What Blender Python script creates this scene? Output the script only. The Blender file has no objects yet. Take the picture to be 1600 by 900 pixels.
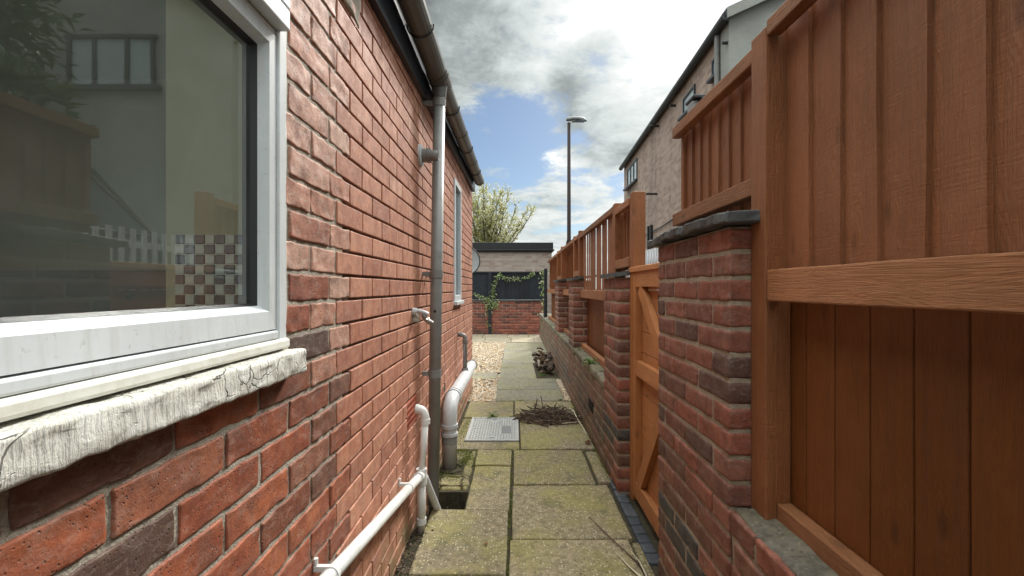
import bpy, math, random
from mathutils import Vector, noise
R = math.radians
random.seed(7)
scn = bpy.context.scene
col = scn.collection
F = 700.0; EYE = 1.24

# ------------------------------------------------------------------ camera
cd = bpy.data.cameras.new('camera'); cam = bpy.data.objects.new('camera', cd); col.objects.link(cam)
cam.location = (0, 0, EYE); cam.rotation_euler = (R(90), 0, 0)
cd.sensor_width = 36; cd.lens = F/1600*36; cd.shift_x = -5/1600
cd.clip_start = .02; cd.clip_end = 2000
scn.camera = cam

# ------------------------------------------------------------------ node helper
class NT:
    def __init__(s, tree):
        s.t = tree; s.t.nodes.clear()
    def n(s, kind, ins=None, **props):
        nd = s.t.nodes.new(kind)
        for k, v in props.items(): setattr(nd, k, v)
        for k, v in (ins or {}).items():
            sock = nd.inputs[k]
            if hasattr(v, 'is_output') or hasattr(v, 'links'): s.t.links.new(v, sock)
            else: sock.default_value = v
        return nd
    def math(s, op, a, b=0.0, c=None, clamp=False):
        nd = s.n('ShaderNodeMath', {0: a, 1: b}, operation=op, use_clamp=clamp)
        if c is not None: 
            if hasattr(c, 'links'): s.t.links.new(c, nd.inputs[2])
            else: nd.inputs[2].default_value = c
        return nd.outputs[0]
    def vm(s, op, a, b=(0, 0, 0)):
        nd = s.n('ShaderNodeVectorMath', {0: a, 1: b}, operation=op)
        return nd.outputs['Value'] if op in ('DOT_PRODUCT', 'LENGTH') else nd.outputs[0]
    def mix(s, f, a, b, mode='MIX'):
        nd = s.n('ShaderNodeMix', data_type='RGBA', blend_type=mode)
        for sock, v in ((nd.inputs[0], f), (nd.inputs[6], a), (nd.inputs[7], b)):
            if hasattr(v, 'links'): s.t.links.new(v, sock)
            else: sock.default_value = v if not isinstance(v, tuple) or len(v) == 4 else (*v, 1)
        return nd.outputs[2]
    def mr(s, v, a, b, c=0.0, d=1.0, smooth=False):
        nd = s.n('ShaderNodeMapRange', {0: v, 1: a, 2: b, 3: c, 4: d})
        if smooth: nd.interpolation_type = 'SMOOTHSTEP'
        return nd.outputs[0]
    def noise(s, vec, scale, detail=4.0, rough=.55, dist=0.0, out=0):
        return s.n('ShaderNodeTexNoise', {'Vector': vec, 'Scale': scale, 'Detail': detail, 'Roughness': rough, 'Distortion': dist}).outputs[out]
    def ramp(s, f, stops, interp='LINEAR'):
        nd = s.n('ShaderNodeValToRGB', {0: f}); cr = nd.color_ramp; cr.interpolation = interp
        while len(cr.elements) < len(stops): cr.elements.new(.5)
        for e, (p, c) in zip(cr.elements, stops): e.position = p; e.color = (*c, 1)
        return nd.outputs[0]

# ------------------------------------------------------------------ sky and sun
SUN_AZ, SUN_EL = 27, 38          # degrees right of straight ahead, above the horizon
world = bpy.data.worlds.new('World'); scn.world = world; world.use_nodes = True
w = NT(world.node_tree)
D = w.n('ShaderNodeTexCoord').outputs['Generated']
D = w.vm('NORMALIZE', D)
sx = w.n('ShaderNodeSeparateXYZ', {0: D}); dz = w.math('MAXIMUM', sx.outputs[2], 0.0)
den = w.math('ADD', dz, .16)
cp = w.n('ShaderNodeCombineXYZ', {0: w.math('DIVIDE', sx.outputs[0], den), 1: w.math('DIVIDE', sx.outputs[1], den), 2: 3.7}).outputs[0]
def pdir(x, y):
    v = Vector((x-805, F, 450-y)).normalized(); return tuple(v)
def blob(x, y, deg, soft=.5):
    d = w.vm('DOT_PRODUCT', D, pdir(x, y))
    return w.mr(d, math.cos(R(deg)), math.cos(R(deg*soft)), 0, 1, True)
n1 = w.noise(cp, 1.5, 10, .64, .5)
n2 = w.noise(cp, 4.2, 9, .66, .3)
n3 = w.noise(w.vm('ADD', cp, (5.2, 1.3, 2.1)), .8, 7, .58, .5)
gap = w.math('ADD', w.math('MULTIPLY', blob(770, 245, 9.5, .1), .18), w.math('MULTIPLY', blob(850, 228, 7.5, .1), .14))
gap = w.math('ADD', gap, w.math('MULTIPLY', blob(925, 318, 6), .07))
gap = w.math('ADD', gap, w.math('MULTIPLY', blob(870, 10, 4), .05))
dens = w.math('SUBTRACT', w.math('ADD', w.math('MULTIPLY', n1, .6), w.math('MULTIPLY', n2, .4)), gap)
mask = w.mr(dens, .335, .46, 0, 1, True)
sky = w.n('ShaderNodeTexSky', sky_type='NISHITA', sun_disc=False, sun_elevation=R(SUN_EL), sun_rotation=R(SUN_AZ), altitude=50, air_density=1.0, dust_density=.6, ozone_density=2.0).outputs[0]
blue = w.mix(1.0, sky, (.50, .53, .54), 'MULTIPLY')
shade = w.math('ADD', w.math('MULTIPLY', n3, .7), w.math('MULTIPLY', n2, .5))
shade = w.math('SUBTRACT', shade, w.math('MULTIPLY', blob(965, 155, 10), .28))
shade = w.math('SUBTRACT', shade, w.math('MULTIPLY', blob(720, 70, 20), .13))
sdir = Vector((math.sin(R(SUN_AZ))*math.cos(R(SUN_EL)), math.cos(R(SUN_AZ))*math.cos(R(SUN_EL)), math.sin(R(SUN_EL))))
glow = w.mr(w.vm('DOT_PRODUCT', D, pdir(1120, 10)), math.cos(R(26)), math.cos(R(3)), 0, 1, True)
shade = w.math('ADD', w.math('ADD', shade, .045), w.math('MULTIPLY', glow, .34))
shade = w.math('ADD', shade, w.math('MULTIPLY', w.mr(dz, 0, .3, 1, 0), .10))
ccol = w.ramp(w.mr(shade, .42, .86), [(0, (.24, .26, .26)), (.25, (.44, .485, .48)), (.5, (.76, .82, .81)), (.8, (1.05, 1.08, 1.06)), (1, (1.5, 1.5, 1.45))])
ccol = w.mix(1.0, ccol, (5.0, 5.05, 5.05), 'MULTIPLY')
c = w.mix(mask, blue, ccol)
over = w.math('MULTIPLY', w.mr(sx.outputs[2], .56, .86, 1.0, 4.6, True), w.mr(sx.outputs[1], .1, -.6, 1.0, 1.35))       # the zenith of a bright broken overcast
sc = w.n('ShaderNodeVectorMath', {0: c}, operation='SCALE'); w.t.links.new(over, sc.inputs['Scale'])
bg = w.n('ShaderNodeBackground', {'Color': sc.outputs[0], 'Strength': .1})
w.n('ShaderNodeOutputWorld', {'Surface': bg.outputs[0]})
ld = bpy.data.lights.new('sun', 'SUN'); lo = bpy.data.objects.new('sun', ld); col.objects.link(lo)
ld.energy = 2.4; ld.angle = R(9); ld.color = (1, .95, .88)
lo.rotation_euler = (-sdir).to_track_quat('-Z', 'Y').to_euler()
scn.view_settings.view_transform = 'Standard'; scn.view_settings.look = 'None'
scn.view_settings.exposure = .84; scn.view_settings.gamma = 1.0; scn.view_settings.use_curve_mapping = False
scn.render.engine = 'CYCLES'
scn.cycles.max_bounces = 8; scn.cycles.diffuse_bounces = 5; scn.cycles.transparent_max_bounces = 16

# ------------------------------------------------------------------ pixel-to-world helpers (a known plane gives the depth)
def YX(x, X): return F*X/(x-805)                 # depth of a point seen in column x on the plane X
def ZY(y, Y): return EYE+(450-y)*Y/F             # height of a point seen in row y at depth Y
def GY(y): return EYE*F/(y-450)                  # depth of a ground point

# ------------------------------------------------------------------ mesh accumulator
def nv(p, s, a):
    v = noise.noise_vector(Vector(p)*s); return (v.x*a, v.y*a, v.z*a)
class MB:
    def __init__(s): s.v = []; s.f = []; s.r = []; s.m = []; s.mats = []
    def add(s, vs, fs, rnd=None, m=0):
        b = len(s.v); s.v.extend(vs); rnd = random.random() if rnd is None else rnd
        for f in fs: s.f.append(tuple(b+i for i in f)); s.r.append(rnd); s.m.append(m)
        return s
    def box(s, a, b, rnd=None, m=0):
        x0, y0, z0 = a; x1, y1, z1 = b
        vs = [(x0,y0,z0),(x1,y0,z0),(x1,y1,z0),(x0,y1,z0),(x0,y0,z1),(x1,y0,z1),(x1,y1,z1),(x0,y1,z1)]
        return s.add(vs, [(0,3,2,1),(4,5,6,7),(0,1,5,4),(1,2,6,5),(2,3,7,6),(3,0,4,7)], rnd, m)
    def rbox(s, a, b, r=.004, sub=(1,1,1), js=0, ja=0, rnd=None, m=0, xf=None, rj=0):
        """box with rounded edges, optional smooth jitter; sub = divisions between the rounded edges"""
        ax = []
        for k in range(3):
            L = b[k]-a[k]; rr = min(r, L*.45)
            n = sub[k]; s2 = [a[k]+2.2*rr, b[k]-2.2*rr] if (n > 1 and L > 8*rr) else []; inn = [a[k]+rr+(L-2*rr)*i/n for i in range(n+1)]; ax.append([a[k], inn[0]]+s2[:1]+inn[1:-1]+s2[1:]+[inn[-1], b[k]])
        rr = [min(r, (b[k]-a[k])*.45) for k in range(3)]; rm = min(rr)
        n = [len(q)-1 for q in ax]; idx = {}; vs = []
        def vert(i, j, k):
            key = (i, j, k)
            if key in idx: return idx[key]
            p = [ax[0][i], ax[1][j], ax[2][k]]
            q = [min(max(p[t], a[t]+rm), b[t]-rm) for t in range(3)]
            d = Vector(p)-Vector(q)
            if d.length > 1e-9: p = list(Vector(q)+d.normalized()*rm)
            if ja:
                o = nv(p, js, ja); p = [p[t]+o[t] for t in range(3)]
            if rj: p = [c+random.uniform(-rj, rj) for c in p]
            if xf: p = xf(p)
            idx[key] = len(vs); vs.append(tuple(p)); return idx[key]
        fs = []
        for k, o in ((0, 1), (n[2], 0)):
            for i in range(n[0]):
                for j in range(n[1]):
                    q = (vert(i,j,k), vert(i+1,j,k), vert(i+1,j+1,k), vert(i,j+1,k)); fs.append(q[::-1] if o else q)
        for j, o in ((0, 0), (n[1], 1)):
            for i in range(n[0]):
                for k in range(n[2]):
                    q = (vert(i,j,k), vert(i+1,j,k), vert(i+1,j,k+1), vert(i,j,k+1)); fs.append(q[::-1] if o else q)
        for i, o in ((0, 1), (n[0], 0)):
            for j in range(n[1]):
                for k in range(n[2]):
                    q = (vert(i,j,k), vert(i,j+1,k), vert(i,j+1,k+1), vert(i,j,k+1)); fs.append(q[::-1] if o else q)
        return s.add(vs, fs, rnd, m)
    def tube(s, pts, r, seg=12, caps=True, rnd=None, m=0, arc=None, ring=None):
        pts = [Vector(p) for p in pts]; rs = r if isinstance(r, (list, tuple)) else [r]*len(pts)
        vs = []; fs = []; up = None
        for i, p in enumerate(pts):
            t = (pts[min(i+1, len(pts)-1)]-pts[max(i-1, 0)]).normalized()
            if up is None: up = Vector((0,0,1)) if abs(t.z) < .9 else Vector((1,0,0))
            sd = t.cross(up).normalized(); up = sd.cross(t).normalized()
            for k in range(seg):
                a = 2*math.pi*k/seg; q = p+(sd*math.cos(a)+up*math.sin(a))*rs[i]; vs.append(tuple(q))
        for i in range(len(pts)-1):
            for k in range(seg):
                a = i*seg+k; b = i*seg+(k+1) % seg
                fs.append((a, b, b+seg, a+seg))
        if caps: fs.append(tuple(range(seg-1, -1, -1))); fs.append(tuple(range((len(pts)-1)*seg, len(pts)*seg)))
        return s.add(vs, fs, rnd, m)
    def quad(s, a, b, c, d, rnd=None, m=0): return s.add([tuple(a), tuple(b), tuple(c), tuple(d)], [(0,1,2,3)], rnd, m)
    def leaf(s, p, d, n, L, W, rnd=None, m=0):
        d = d.normalized(); sd = d.cross(n)
        if sd.length < 1e-4: sd = d.cross(Vector((0,0,1)))
        sd.normalize(); up = sd.cross(d)
        q = [p, p+d*L*.45+sd*W*.5+up*L*.06, p+d*L-up*L*.1, p+d*L*.45-sd*W*.5+up*L*.06]
        return s.add([tuple(x) for x in q], [(0,1,2,3)], rnd, m)
    def blobm(s, c, rx, ry, rz, rnd=None, m=0, j=.2, rot=None):
        t = (1+5**.5)/2; base = []
        for a in (-1, 1):
            for b in (-t, t): base += [(a, b, 0), (0, a, b), (b, 0, a)]
        fs = ICO
        a = rot if rot is not None else random.uniform(0, 6.28); ca, sa = math.cos(a), math.sin(a)
        vs = []
        for v in ICOV:
            k = 1+random.uniform(-j, j); x, y, z = v[0]*rx*k, v[1]*ry*k, v[2]*rz*k
            vs.append((c[0]+x*ca-y*sa, c[1]+x*sa+y*ca, c[2]+z))
        return s.add(vs, fs, rnd, m)
    def build(s, name, mats, parent=None, smooth=False, recalc=False):
        me = bpy.data.meshes.new(name); me.from_pydata(s.v, [], s.f)
        for mt in (mats if isinstance(mats, (list, tuple)) else [mats]): me.materials.append(mt)
        me.polygons.foreach_set('material_index', s.m)
        at = me.attributes.new('rnd', 'FLOAT', 'FACE'); at.data.foreach_set('value', s.r)
        if smooth: me.polygons.foreach_set('use_smooth', [True]*len(s.f))
        me.update()
        if recalc:
            import bmesh
            bm = bmesh.new(); bm.from_mesh(me); bmesh.ops.recalc_face_normals(bm, faces=bm.faces); bm.to_mesh(me); bm.free()
        o = bpy.data.objects.new(name, me); col.objects.link(o)
        if parent:
            o.parent = parent
            # keep world placement: parents are unrotated empties or meshes at their own location
            off = Vector((0,0,0)); q = parent
            while q: off += q.location; q = q.parent
            o.location = -off
        return o
t_ = (1+5**.5)/2
ICOV = [Vector(v).normalized() for v in [(-1,t_,0),(1,t_,0),(-1,-t_,0),(1,-t_,0),(0,-1,t_),(0,1,t_),(0,-1,-t_),(0,1,-t_),(t_,0,-1),(t_,0,1),(-t_,0,-1),(-t_,0,1)]]
ICO = [(0,11,5),(0,5,1),(0,1,7),(0,7,10),(0,10,11),(1,5,9),(5,11,4),(11,10,2),(10,7,6),(7,1,8),(3,9,4),(3,4,2),(3,2,6),(3,6,8),(3,8,9),(4,9,5),(2,4,11),(6,2,10),(8,6,7),(9,8,1)]
def tag(o, label=None, cat=None, group=None, kind=None):
    if label: o['label'] = label
    if cat: o['category'] = cat
    if group: o['group'] = group
    if kind: o['kind'] = kind
    return o
def empty(name, loc, label, cat, group=None):
    o = bpy.data.objects.new(name, None); o.empty_display_size = .1; o.location = loc; col.objects.link(o)
    return tag(o, label, cat, group)
def bezier(p0, p1, p2, n=8):
    p0, p1, p2 = Vector(p0), Vector(p1), Vector(p2)
    return [p0*(1-t)**2+p1*2*t*(1-t)+p2*t*t for t in [i/n for i in range(n+1)]]

# ------------------------------------------------------------------ materials
def newmat(name):
    m = bpy.data.materials.new(name); m.use_nodes = True; return m, NT(m.node_tree)
def finish(t, colr, rough=.7, bump=None, bstr=.4, bdist=.002, spec=.5, metal=0.0, extra=None):
    ins = {'Base Color': colr, 'Roughness': rough, 'Metallic': metal, 'Specular IOR Level': spec}
    if extra: ins.update(extra)
    if bump is not None:
        ins['Normal'] = t.n('ShaderNodeBump', {'Height': bump, 'Strength': bstr, 'Distance': bdist}).outputs[0]
    b = t.n('ShaderNodeBsdfPrincipled', {k: ((*v, 1) if isinstance(v, tuple) and len(v) == 3 and k == 'Base Color' else v) for k, v in ins.items()})
    t.n('ShaderNodeOutputMaterial', {'Surface': b.outputs[0]})
def obco(t, sc=(1,1,1)):
    c = t.n('ShaderNodeNewGeometry').outputs['Position']
    return t.vm('MULTIPLY', c, sc) if sc != (1,1,1) else c
def rndn(t): return t.n('ShaderNodeAttribute', attribute_name='rnd').outputs['Fac']
def m_plain(name, c, rough=.5, var=.15, scale=8, bump=.15, bscale=120, dirt=None, metal=0.0, spec=.5, dirtamt=.5):
    m, t = newmat(name); P = obco(t)
    n = t.noise(P, scale, 5, .6)
    cc = t.mix(t.mr(n, .3, .7), tuple(x*(1-var) for x in c), tuple(min(1, x*(1+var)) for x in c))
    if dirt:
        n2 = t.noise(P, scale*2.3, 6, .65)
        cc = t.mix(t.math('MULTIPLY', t.mr(n2, .5, .72), dirtamt), cc, dirt)
    finish(t, cc, t.mr(n, .3, .7, rough*.85, min(1, rough*1.15)), t.noise(P, bscale, 4), bump, .002, spec, metal)
    return m
def m_brick(name, stops, mort=(.30,.27,.22), pit=.5, lime=.3, smudge=(.11,.058,.042), moss=0.0, bs=.5, mossz=None):
    m, t = newmat(name); P = obco(t); r = rndn(t)
    c = t.ramp(r, stops)
    shift = t.vm('ADD', P, t.n('ShaderNodeCombineXYZ', {0: t.math('MULTIPLY', r, 37.0), 1: t.math('MULTIPLY', r, 11.0)}).outputs[0])
    a = t.noise(shift, 16, 6, .65, .4); b = t.noise(shift, 70, 5, .7)
    c = t.mix(t.mr(a, .40, .62, 0, .8), c, t.mix(1, c, (.62, .50, .47), 'MULTIPLY'))
    c = t.mix(t.mr(b, .45, .65, 0, .5), c, t.mix(1, c, (1.45, 1.38, 1.3), 'MULTIPLY'))
    # sooty patches with their own outline
    s1 = t.noise(shift, 9, 7, .72, .6)
    c = t.mix(t.mr(s1, .50, .62, 0, pit), c, smudge)
    # pits and specks
    v = t.n('ShaderNodeTexVoronoi', {'Vector': shift, 'Scale': 130.0, 'Randomness': 1.0}).outputs['Distance']
    thin = t.noise(shift, 30, 3, .5)
    pits = t.math('MULTIPLY', t.mr(v, .12, .26, 1, 0), t.mr(thin, .46, .54))
    c = t.mix(t.math('MULTIPLY', pits, .75), c, (.05,.03,.025))
    # lime smears
    l = t.noise(t.vm('MULTIPLY', shift, (1, 1, 2.2)), 24, 8, .78, 1.0)
    c = t.mix(t.mr(l, .50, .66, 0, lime), c, (.52,.46,.40))
    if moss:
        mo = t.noise(P, 6, 6, .7); mf = t.math('MULTIPLY', t.mr(mo, .42, .62), moss)
        if mossz:
            z = t.n('ShaderNodeSeparateXYZ', {0: P}).outputs[2]
            mf = t.math('MULTIPLY', mf, t.mr(z, mossz, 0))
        c = t.mix(mf, c, (.13,.13,.055))
    h = t.math('ADD', t.math('MULTIPLY', a, .6), t.math('MULTIPLY', b, .5))
    h = t.math('ADD', h, t.math('MULTIPLY', t.noise(shift, 260, 3, .6), .25))
    h = t.math('SUBTRACT', h, t.math('MULTIPLY', pits, .8))
    finish(t, c, t.mr(a, .3, .7, .55, .8), h, bs, .004, .45)
    return m
def m_mortar(name, c1, c2, moss=0):
    m, t = newmat(name); P = obco(t)
    a = t.noise(P, 7, 6, .7); b = t.noise(P, 180, 4, .7); g = t.noise(P, 45, 5, .65)
    c = t.mix(t.mr(a, .35, .65), c1, c2)
    c = t.mix(t.mr(g, .4, .7, 0, .5), c, tuple(x*.5 for x in c1))
    if moss: c = t.mix(t.mr(t.noise(P, 5, 5, .6), .45, .6, 0, moss), c, (.10,.11,.05))
    h = t.math('ADD', t.math('MULTIPLY', b, .5), g)
    finish(t, c, .95, h, .9, .006, .2)
    return m
def m_wood(name, c, axis=2, dark=.55, var=.3, rough=.6, fine=1.0, gr=.18):
    """stained timber: grain runs along axis, with knots and rough sawn cross marks"""
    m, t = newmat(name); P = obco(t); r = rndn(t)
    off = t.n('ShaderNodeCombineXYZ', {0: t.math('MULTIPLY', r, 31.0), 1: t.math('MULTIPLY', r, 17.0), 2: t.math('MULTIPLY', r, 53.0)}).outputs[0]
    Q = t.vm('ADD', P, off)
    st = [14, 14, 14]; st[axis] = 1.1
    # knots bend the grain
    sp3 = t.n('ShaderNodeSeparateXYZ', {0: Q}); al, ac = (sp3.outputs[2], t.math('ADD', sp3.outputs[0], sp3.outputs[1])) if axis == 2 else (sp3.outputs[1], t.math('ADD', sp3.outputs[0], sp3.outputs[2]))
    kv = t.n('ShaderNodeCombineXYZ', {0: t.math('MULTIPLY', ac, 6.0), 1: t.math('MULTIPLY', al, 2.6)}).outputs[0]
    kn = t.n('ShaderNodeTexVoronoi', {'Vector': kv, 'Scale': 1.0}, voronoi_dimensions='2D').outputs['Distance']
    kf = t.mr(kn, .0, .34, 1, 0, True)
    G = t.vm('MULTIPLY', Q, tuple(st))
    g = t.noise(G, 2.4, 8, .62, .8)
    gd = t.math('ADD', t.math('MULTIPLY', g, 9.0), t.math('MULTIPLY', kf, 4.0))
    ring = t.math('SINE', t.math('MULTIPLY', gd, 5.5))
    fine_ = t.noise(t.vm('MULTIPLY', Q, tuple(6 if k == axis else 190 for k in range(3))), 1.0, 4, .65)
    saw = t.noise(t.vm('MULTIPLY', Q, tuple(210 if k == axis else 16 for k in range(3))), 1.0, 3, .6)
    cd_ = tuple(x*dark for x in c)
    cc = t.mix(t.mr(ring, -1, 1, 0, gr), c, cd_)
    cc = t.mix(t.mr(fine_, .40, .62, 0, gr*1.2), cc, cd_)
    cc = t.mix(t.mr(kn, .03, .085, .6, 0), cc, tuple(x*.35 for x in c))
    cc = t.mix(t.math('MULTIPLY', t.mr(t.noise(P, 2.3, 7, .7), .42, .62), .35), cc, tuple(min(1, x*1.5+.02) for x in c))
    tone = t.mr(r, 0, 1, 1-var, 1+var*.6)
    tn = t.n('ShaderNodeVectorMath', {0: cc}, operation='SCALE'); t.t.links.new(tone, tn.inputs['Scale'])
    h = t.math('ADD', t.math('MULTIPLY', fine_, .6), t.math('MULTIPLY', saw, .5*fine))
    h = t.math('ADD', h, t.math('MULTIPLY', ring, .10))
    h = t.math('ADD', h, t.math('MULTIPLY', t.mr(kn, .04, .12), .5))
    finish(t, tn.outputs[0], t.mr(fine_, .3, .7, rough*.85, rough*1.15), h, .9, .004, .35)
    return m
def m_slab(name, c, moss=.6, agg=.7):
    m, t = newmat(name); P = obco(t); r = rndn(t)
    a = t.noise(P, 2.2, 7, .68, .3); b = t.noise(P, 30, 6, .7)
    tone = t.mr(r, 0, 1, .78, 1.18)
    base = t.n('ShaderNodeVectorMath', {0: t.mix(t.mr(b, .38, .62), tuple(x*.62 for x in c), tuple(x*1.22 for x in c))}, operation='SCALE')
    t.t.links.new(tone, base.inputs['Scale']); cc = base.outputs[0]
    cc = t.mix(t.mr(a, .44, .60, 0, moss), cc, (.26,.235,.065))
    cc = t.mix(t.mr(t.noise(P, 4.5, 8, .75, .4), .53, .64, 0, .6), cc, (.085,.080,.045))
    v = t.n('ShaderNodeTexVoronoi', {'Vector': P, 'Scale': 70.0, 'Randomness': 1.0})
    pick = t.n('ShaderNodeSeparateXYZ', {0: v.outputs['Color']}).outputs[0]
    dot = t.math('MULTIPLY', t.mr(v.outputs['Distance'], .22, .36, 1, 0), t.mr(pick, .62, .68))
    cc = t.mix(t.math('MULTIPLY', dot, agg), cc, (.52,.47,.34))
    dot2 = t.math('MULTIPLY', t.mr(v.outputs['Distance'], .25, .4, 1, 0), t.mr(pick, .22, .16))
    cc = t.mix(t.math('MULTIPLY', dot2, .7), cc, (.07,.065,.05))
    h = t.math('ADD', t.math('MULTIPLY', b, .6), t.math('MULTIPLY', t.noise(P, 150, 4, .7), .6))
    h = t.math('ADD', h, t.math('MULTIPLY', dot, .4))
    finish(t, cc, .85, h, .6, .004, .35)
    return m
def m_rnd(name, stops, rough=.8, bump=.3, bscale=90, mott=.3, spec=.4, trans=0):
    m, t = newmat(name); P = obco(t); r = rndn(t)
    c = t.ramp(r, stops); n = t.noise(P, bscale*.4, 4, .6)
    c = t.mix(t.mr(n, .35, .7, 0, mott), c, t.mix(1, c, (.5,.5,.5), 'MULTIPLY'))
    finish(t, c, rough, t.noise(P, bscale, 4), bump, .003, spec)
    return m
def m_leaf(name, stops, trans=.35):
    m, t = newmat(name); r = rndn(t); c = t.ramp(r, stops)
    d = t.n('ShaderNodeBsdfPrincipled', {'Base Color': c, 'Roughness': .5, 'Specular IOR Level': .4})
    tr = t.n('ShaderNodeBsdfTranslucent', {'Color': c})
    mx = t.n('ShaderNodeMixShader', {0: trans, 1: d.outputs[0], 2: tr.outputs[0]})
    t.n('ShaderNodeOutputMaterial', {'Surface': mx.outputs[0]}); return m
def m_glass(name, tint=(.75,.82,.80), dust=.05, refl=1.55):
    m, t = newmat(name); P = obco(t)
    fr = t.n('ShaderNodeFresnel', {'IOR': refl}).outputs[0]
    gl = t.n('ShaderNodeBsdfGlossy', {'Color': (.95,1,.98,1), 'Roughness': .015})
    wob = t.n('ShaderNodeBump', {'Height': t.noise(P, 3.0, 2, .4), 'Strength': .05, 'Distance': .01}).outputs[0]
    t.t.links.new(wob, gl.inputs['Normal'])
    tp = t.n('ShaderNodeBsdfTransparent', {'Color': (*tint, 1)})
    fac = t.math('MULTIPLY', fr, 2.1, clamp=True)      # four glass faces of a sealed double pane
    a = t.n('ShaderNodeMixShader', {0: fac, 1: tp.outputs[0], 2: gl.outputs[0]})
    v = t.n('ShaderNodeTexVoronoi', {'Vector': P, 'Scale': 120.0}); pk = t.n('ShaderNodeSeparateXYZ', {0: v.outputs['Color']}).outputs[0]
    spots = t.math('MULTIPLY', t.mr(v.outputs['Distance'], .09, .16, 1, 0), t.mr(pk, .50, .54))
    spots = t.math('MULTIPLY', spots, t.mr(t.noise(P, 4, 4, .6), .42, .60))
    df = t.n('ShaderNodeBsdfDiffuse', {'Color': (.7,.72,.7,1)})
    pz = t.n('ShaderNodeSeparateXYZ', {0: P}); spots = t.math('MULTIPLY', spots, t.math('MULTIPLY', t.mr(pz.outputs[1], .50, .92), t.mr(pz.outputs[2], 1.30, 1.70)))
    film = t.math('ADD', t.math('MULTIPLY', t.noise(P, 9, 4, .6), dust), t.math('MULTIPLY', spots, .42), clamp=True)
    b = t.n('ShaderNodeMixShader', {0: film, 1: a.outputs[0], 2: df.outputs[0]})
    t.n('ShaderNodeOutputMaterial', {'Surface': b.outputs[0]}); return m

M = {}
M['brick_old'] = m_brick('old_brick', [(0,(.075,.045,.034)),(.12,(.15,.070,.045)),(.28,(.21,.060,.028)),(.6,(.27,.075,.034)),(.85,(.33,.100,.044)),(1,(.24,.10,.06))], pit=.42, lime=.22, bs=.7)
M['brick_old_pale'] = m_brick('old_brick_pale', [(0,(.30,.115,.065)),(.3,(.42,.22,.155)),(.6,(.47,.27,.20)),(.8,(.36,.145,.080)),(1,(.46,.29,.22))], pit=.45, lime=.45, bs=.7)
M['brick_new'] = m_brick('smooth_red_brick', [(0,(.34,.145,.092)),(.25,(.41,.178,.106)),(.7,(.46,.218,.135)),(.9,(.36,.145,.085)),(1,(.49,.27,.185))], pit=.28, lime=.25, smudge=(.24,.11,.08), bs=.3, moss=.95, mossz=.26)
M['brick_dark'] = m_brick('weathered_wall_brick', [(0,(.035,.038,.045)),(.10,(.045,.045,.052)),(.16,(.10,.050,.038)),(.45,(.185,.070,.046)),(.8,(.27,.085,.050)),(1,(.24,.10,.065))], pit=.5, lime=.2, bs=.8, moss=.35, mossz=.6)
M['brick_mossy'] = m_brick('mossy_wall_brick', [(0,(.06,.05,.045)),(.3,(.15,.075,.055)),(.7,(.21,.10,.07)),(1,(.17,.12,.09))], pit=.6, lime=.35, moss=.45, bs=.9)
M['brick_far'] = m_brick('far_wall_brick', [(0,(.09,.035,.03)),(.3,(.20,.06,.045)),(.7,(.30,.085,.055)),(1,(.36,.12,.08))], pit=.5, lime=.2, bs=.6)
M['mort_old'] = m_mortar('old_mortar', (.33,.29,.23), (.46,.42,.35))
M['mort_new'] = m_mortar('new_mortar', (.115,.09,.065), (.19,.155,.115))
M['mort_dark'] = m_mortar('grubby_mortar', (.32,.25,.18), (.45,.37,.28), .10)
M['upvc'] = m_plain('white_upvc', (.72,.75,.76), .32, .04, 6, .04, 60, dirt=(.50,.50,.44), dirtamt=.35)
m, t = newmat('streaky_white_upvc'); P = obco(t)
st = t.noise(t.vm('MULTIPLY', P, (20, 60, 5)), 1.0, 6, .7); n = t.noise(P, 7, 5, .6)
c = t.mix(t.mr(n, .35, .65), (.52,.55,.56), (.60,.63,.64)); c = t.mix(t.mr(st, .50, .66, 0, .45), c, (.44,.45,.42)); c = t.mix(t.mr(t.noise(P, 90, 4, .7), .62, .70, 0, .5), c, (.30,.29,.24))
finish(t, c, .34, st, .06, .001); M['upvc'] = m
M['upvc_edge'] = m_plain('dirty_upvc', (.66,.66,.60), .45, .08, 9, .08, 80, dirt=(.36,.33,.24), dirtamt=.5)
M['gasket'] = m_plain('black_gasket', (.012,.012,.014), .5, .1)
M['glass'] = m_glass('window_glass')
M['sill'] = None
M['grey_pipe'] = m_plain('grey_pipe', (.215,.215,.205), .42, .12, 5, .06, 60, dirt=(.10,.095,.08), dirtamt=.5)
M['gutter'] = m_plain('gutter_plastic', (.105,.105,.096), .42, .12, 4, .05, 60, dirt=(.07,.065,.05), dirtamt=.5)
M['white_pipe'] = m_plain('white_pipe', (.66,.66,.64), .35, .05, 5, .04, 60, dirt=(.42,.40,.33), dirtamt=.45)
M['soil_pipe'] = m_plain('light_grey_pipe', (.50,.51,.52), .4, .06, 4, .05, 60, dirt=(.28,.27,.23), dirtamt=.5)
M['fascia'] = m_plain('dark_fascia', (.016,.022,.032), .35, .2, 6, .1)
M['black_metal'] = m_plain('black_metal', (.012,.013,.014), .45, .2)
M['metal'] = m_plain('dull_metal', (.30,.29,.27), .45, .25, 40, .2, metal=.8)
M['terracotta'] = m_plain('terracotta', (.40,.115,.065), .8, .2, 30, .3)
M['plaster'] = m_plain('interior_plaster', (.50,.52,.44), .8, .05, 3, .1)
M['plaster_warm'] = m_plain('interior_beige', (.62,.56,.38), .8, .05, 3, .1)
M['dark_room'] = m_plain('interior_green', (.085,.115,.105), .6, .1, 2, .1)
M['tiles'] = m_rnd('mosaic_tiles', [(0,(.022,.007,.005)),(.33,(.035,.010,.007)),(.5,(.010,.012,.022)),(.55,(.70,.68,.56)),(1,(.80,.78,.68))], .15, .05, 60, .1, .6)
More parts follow.
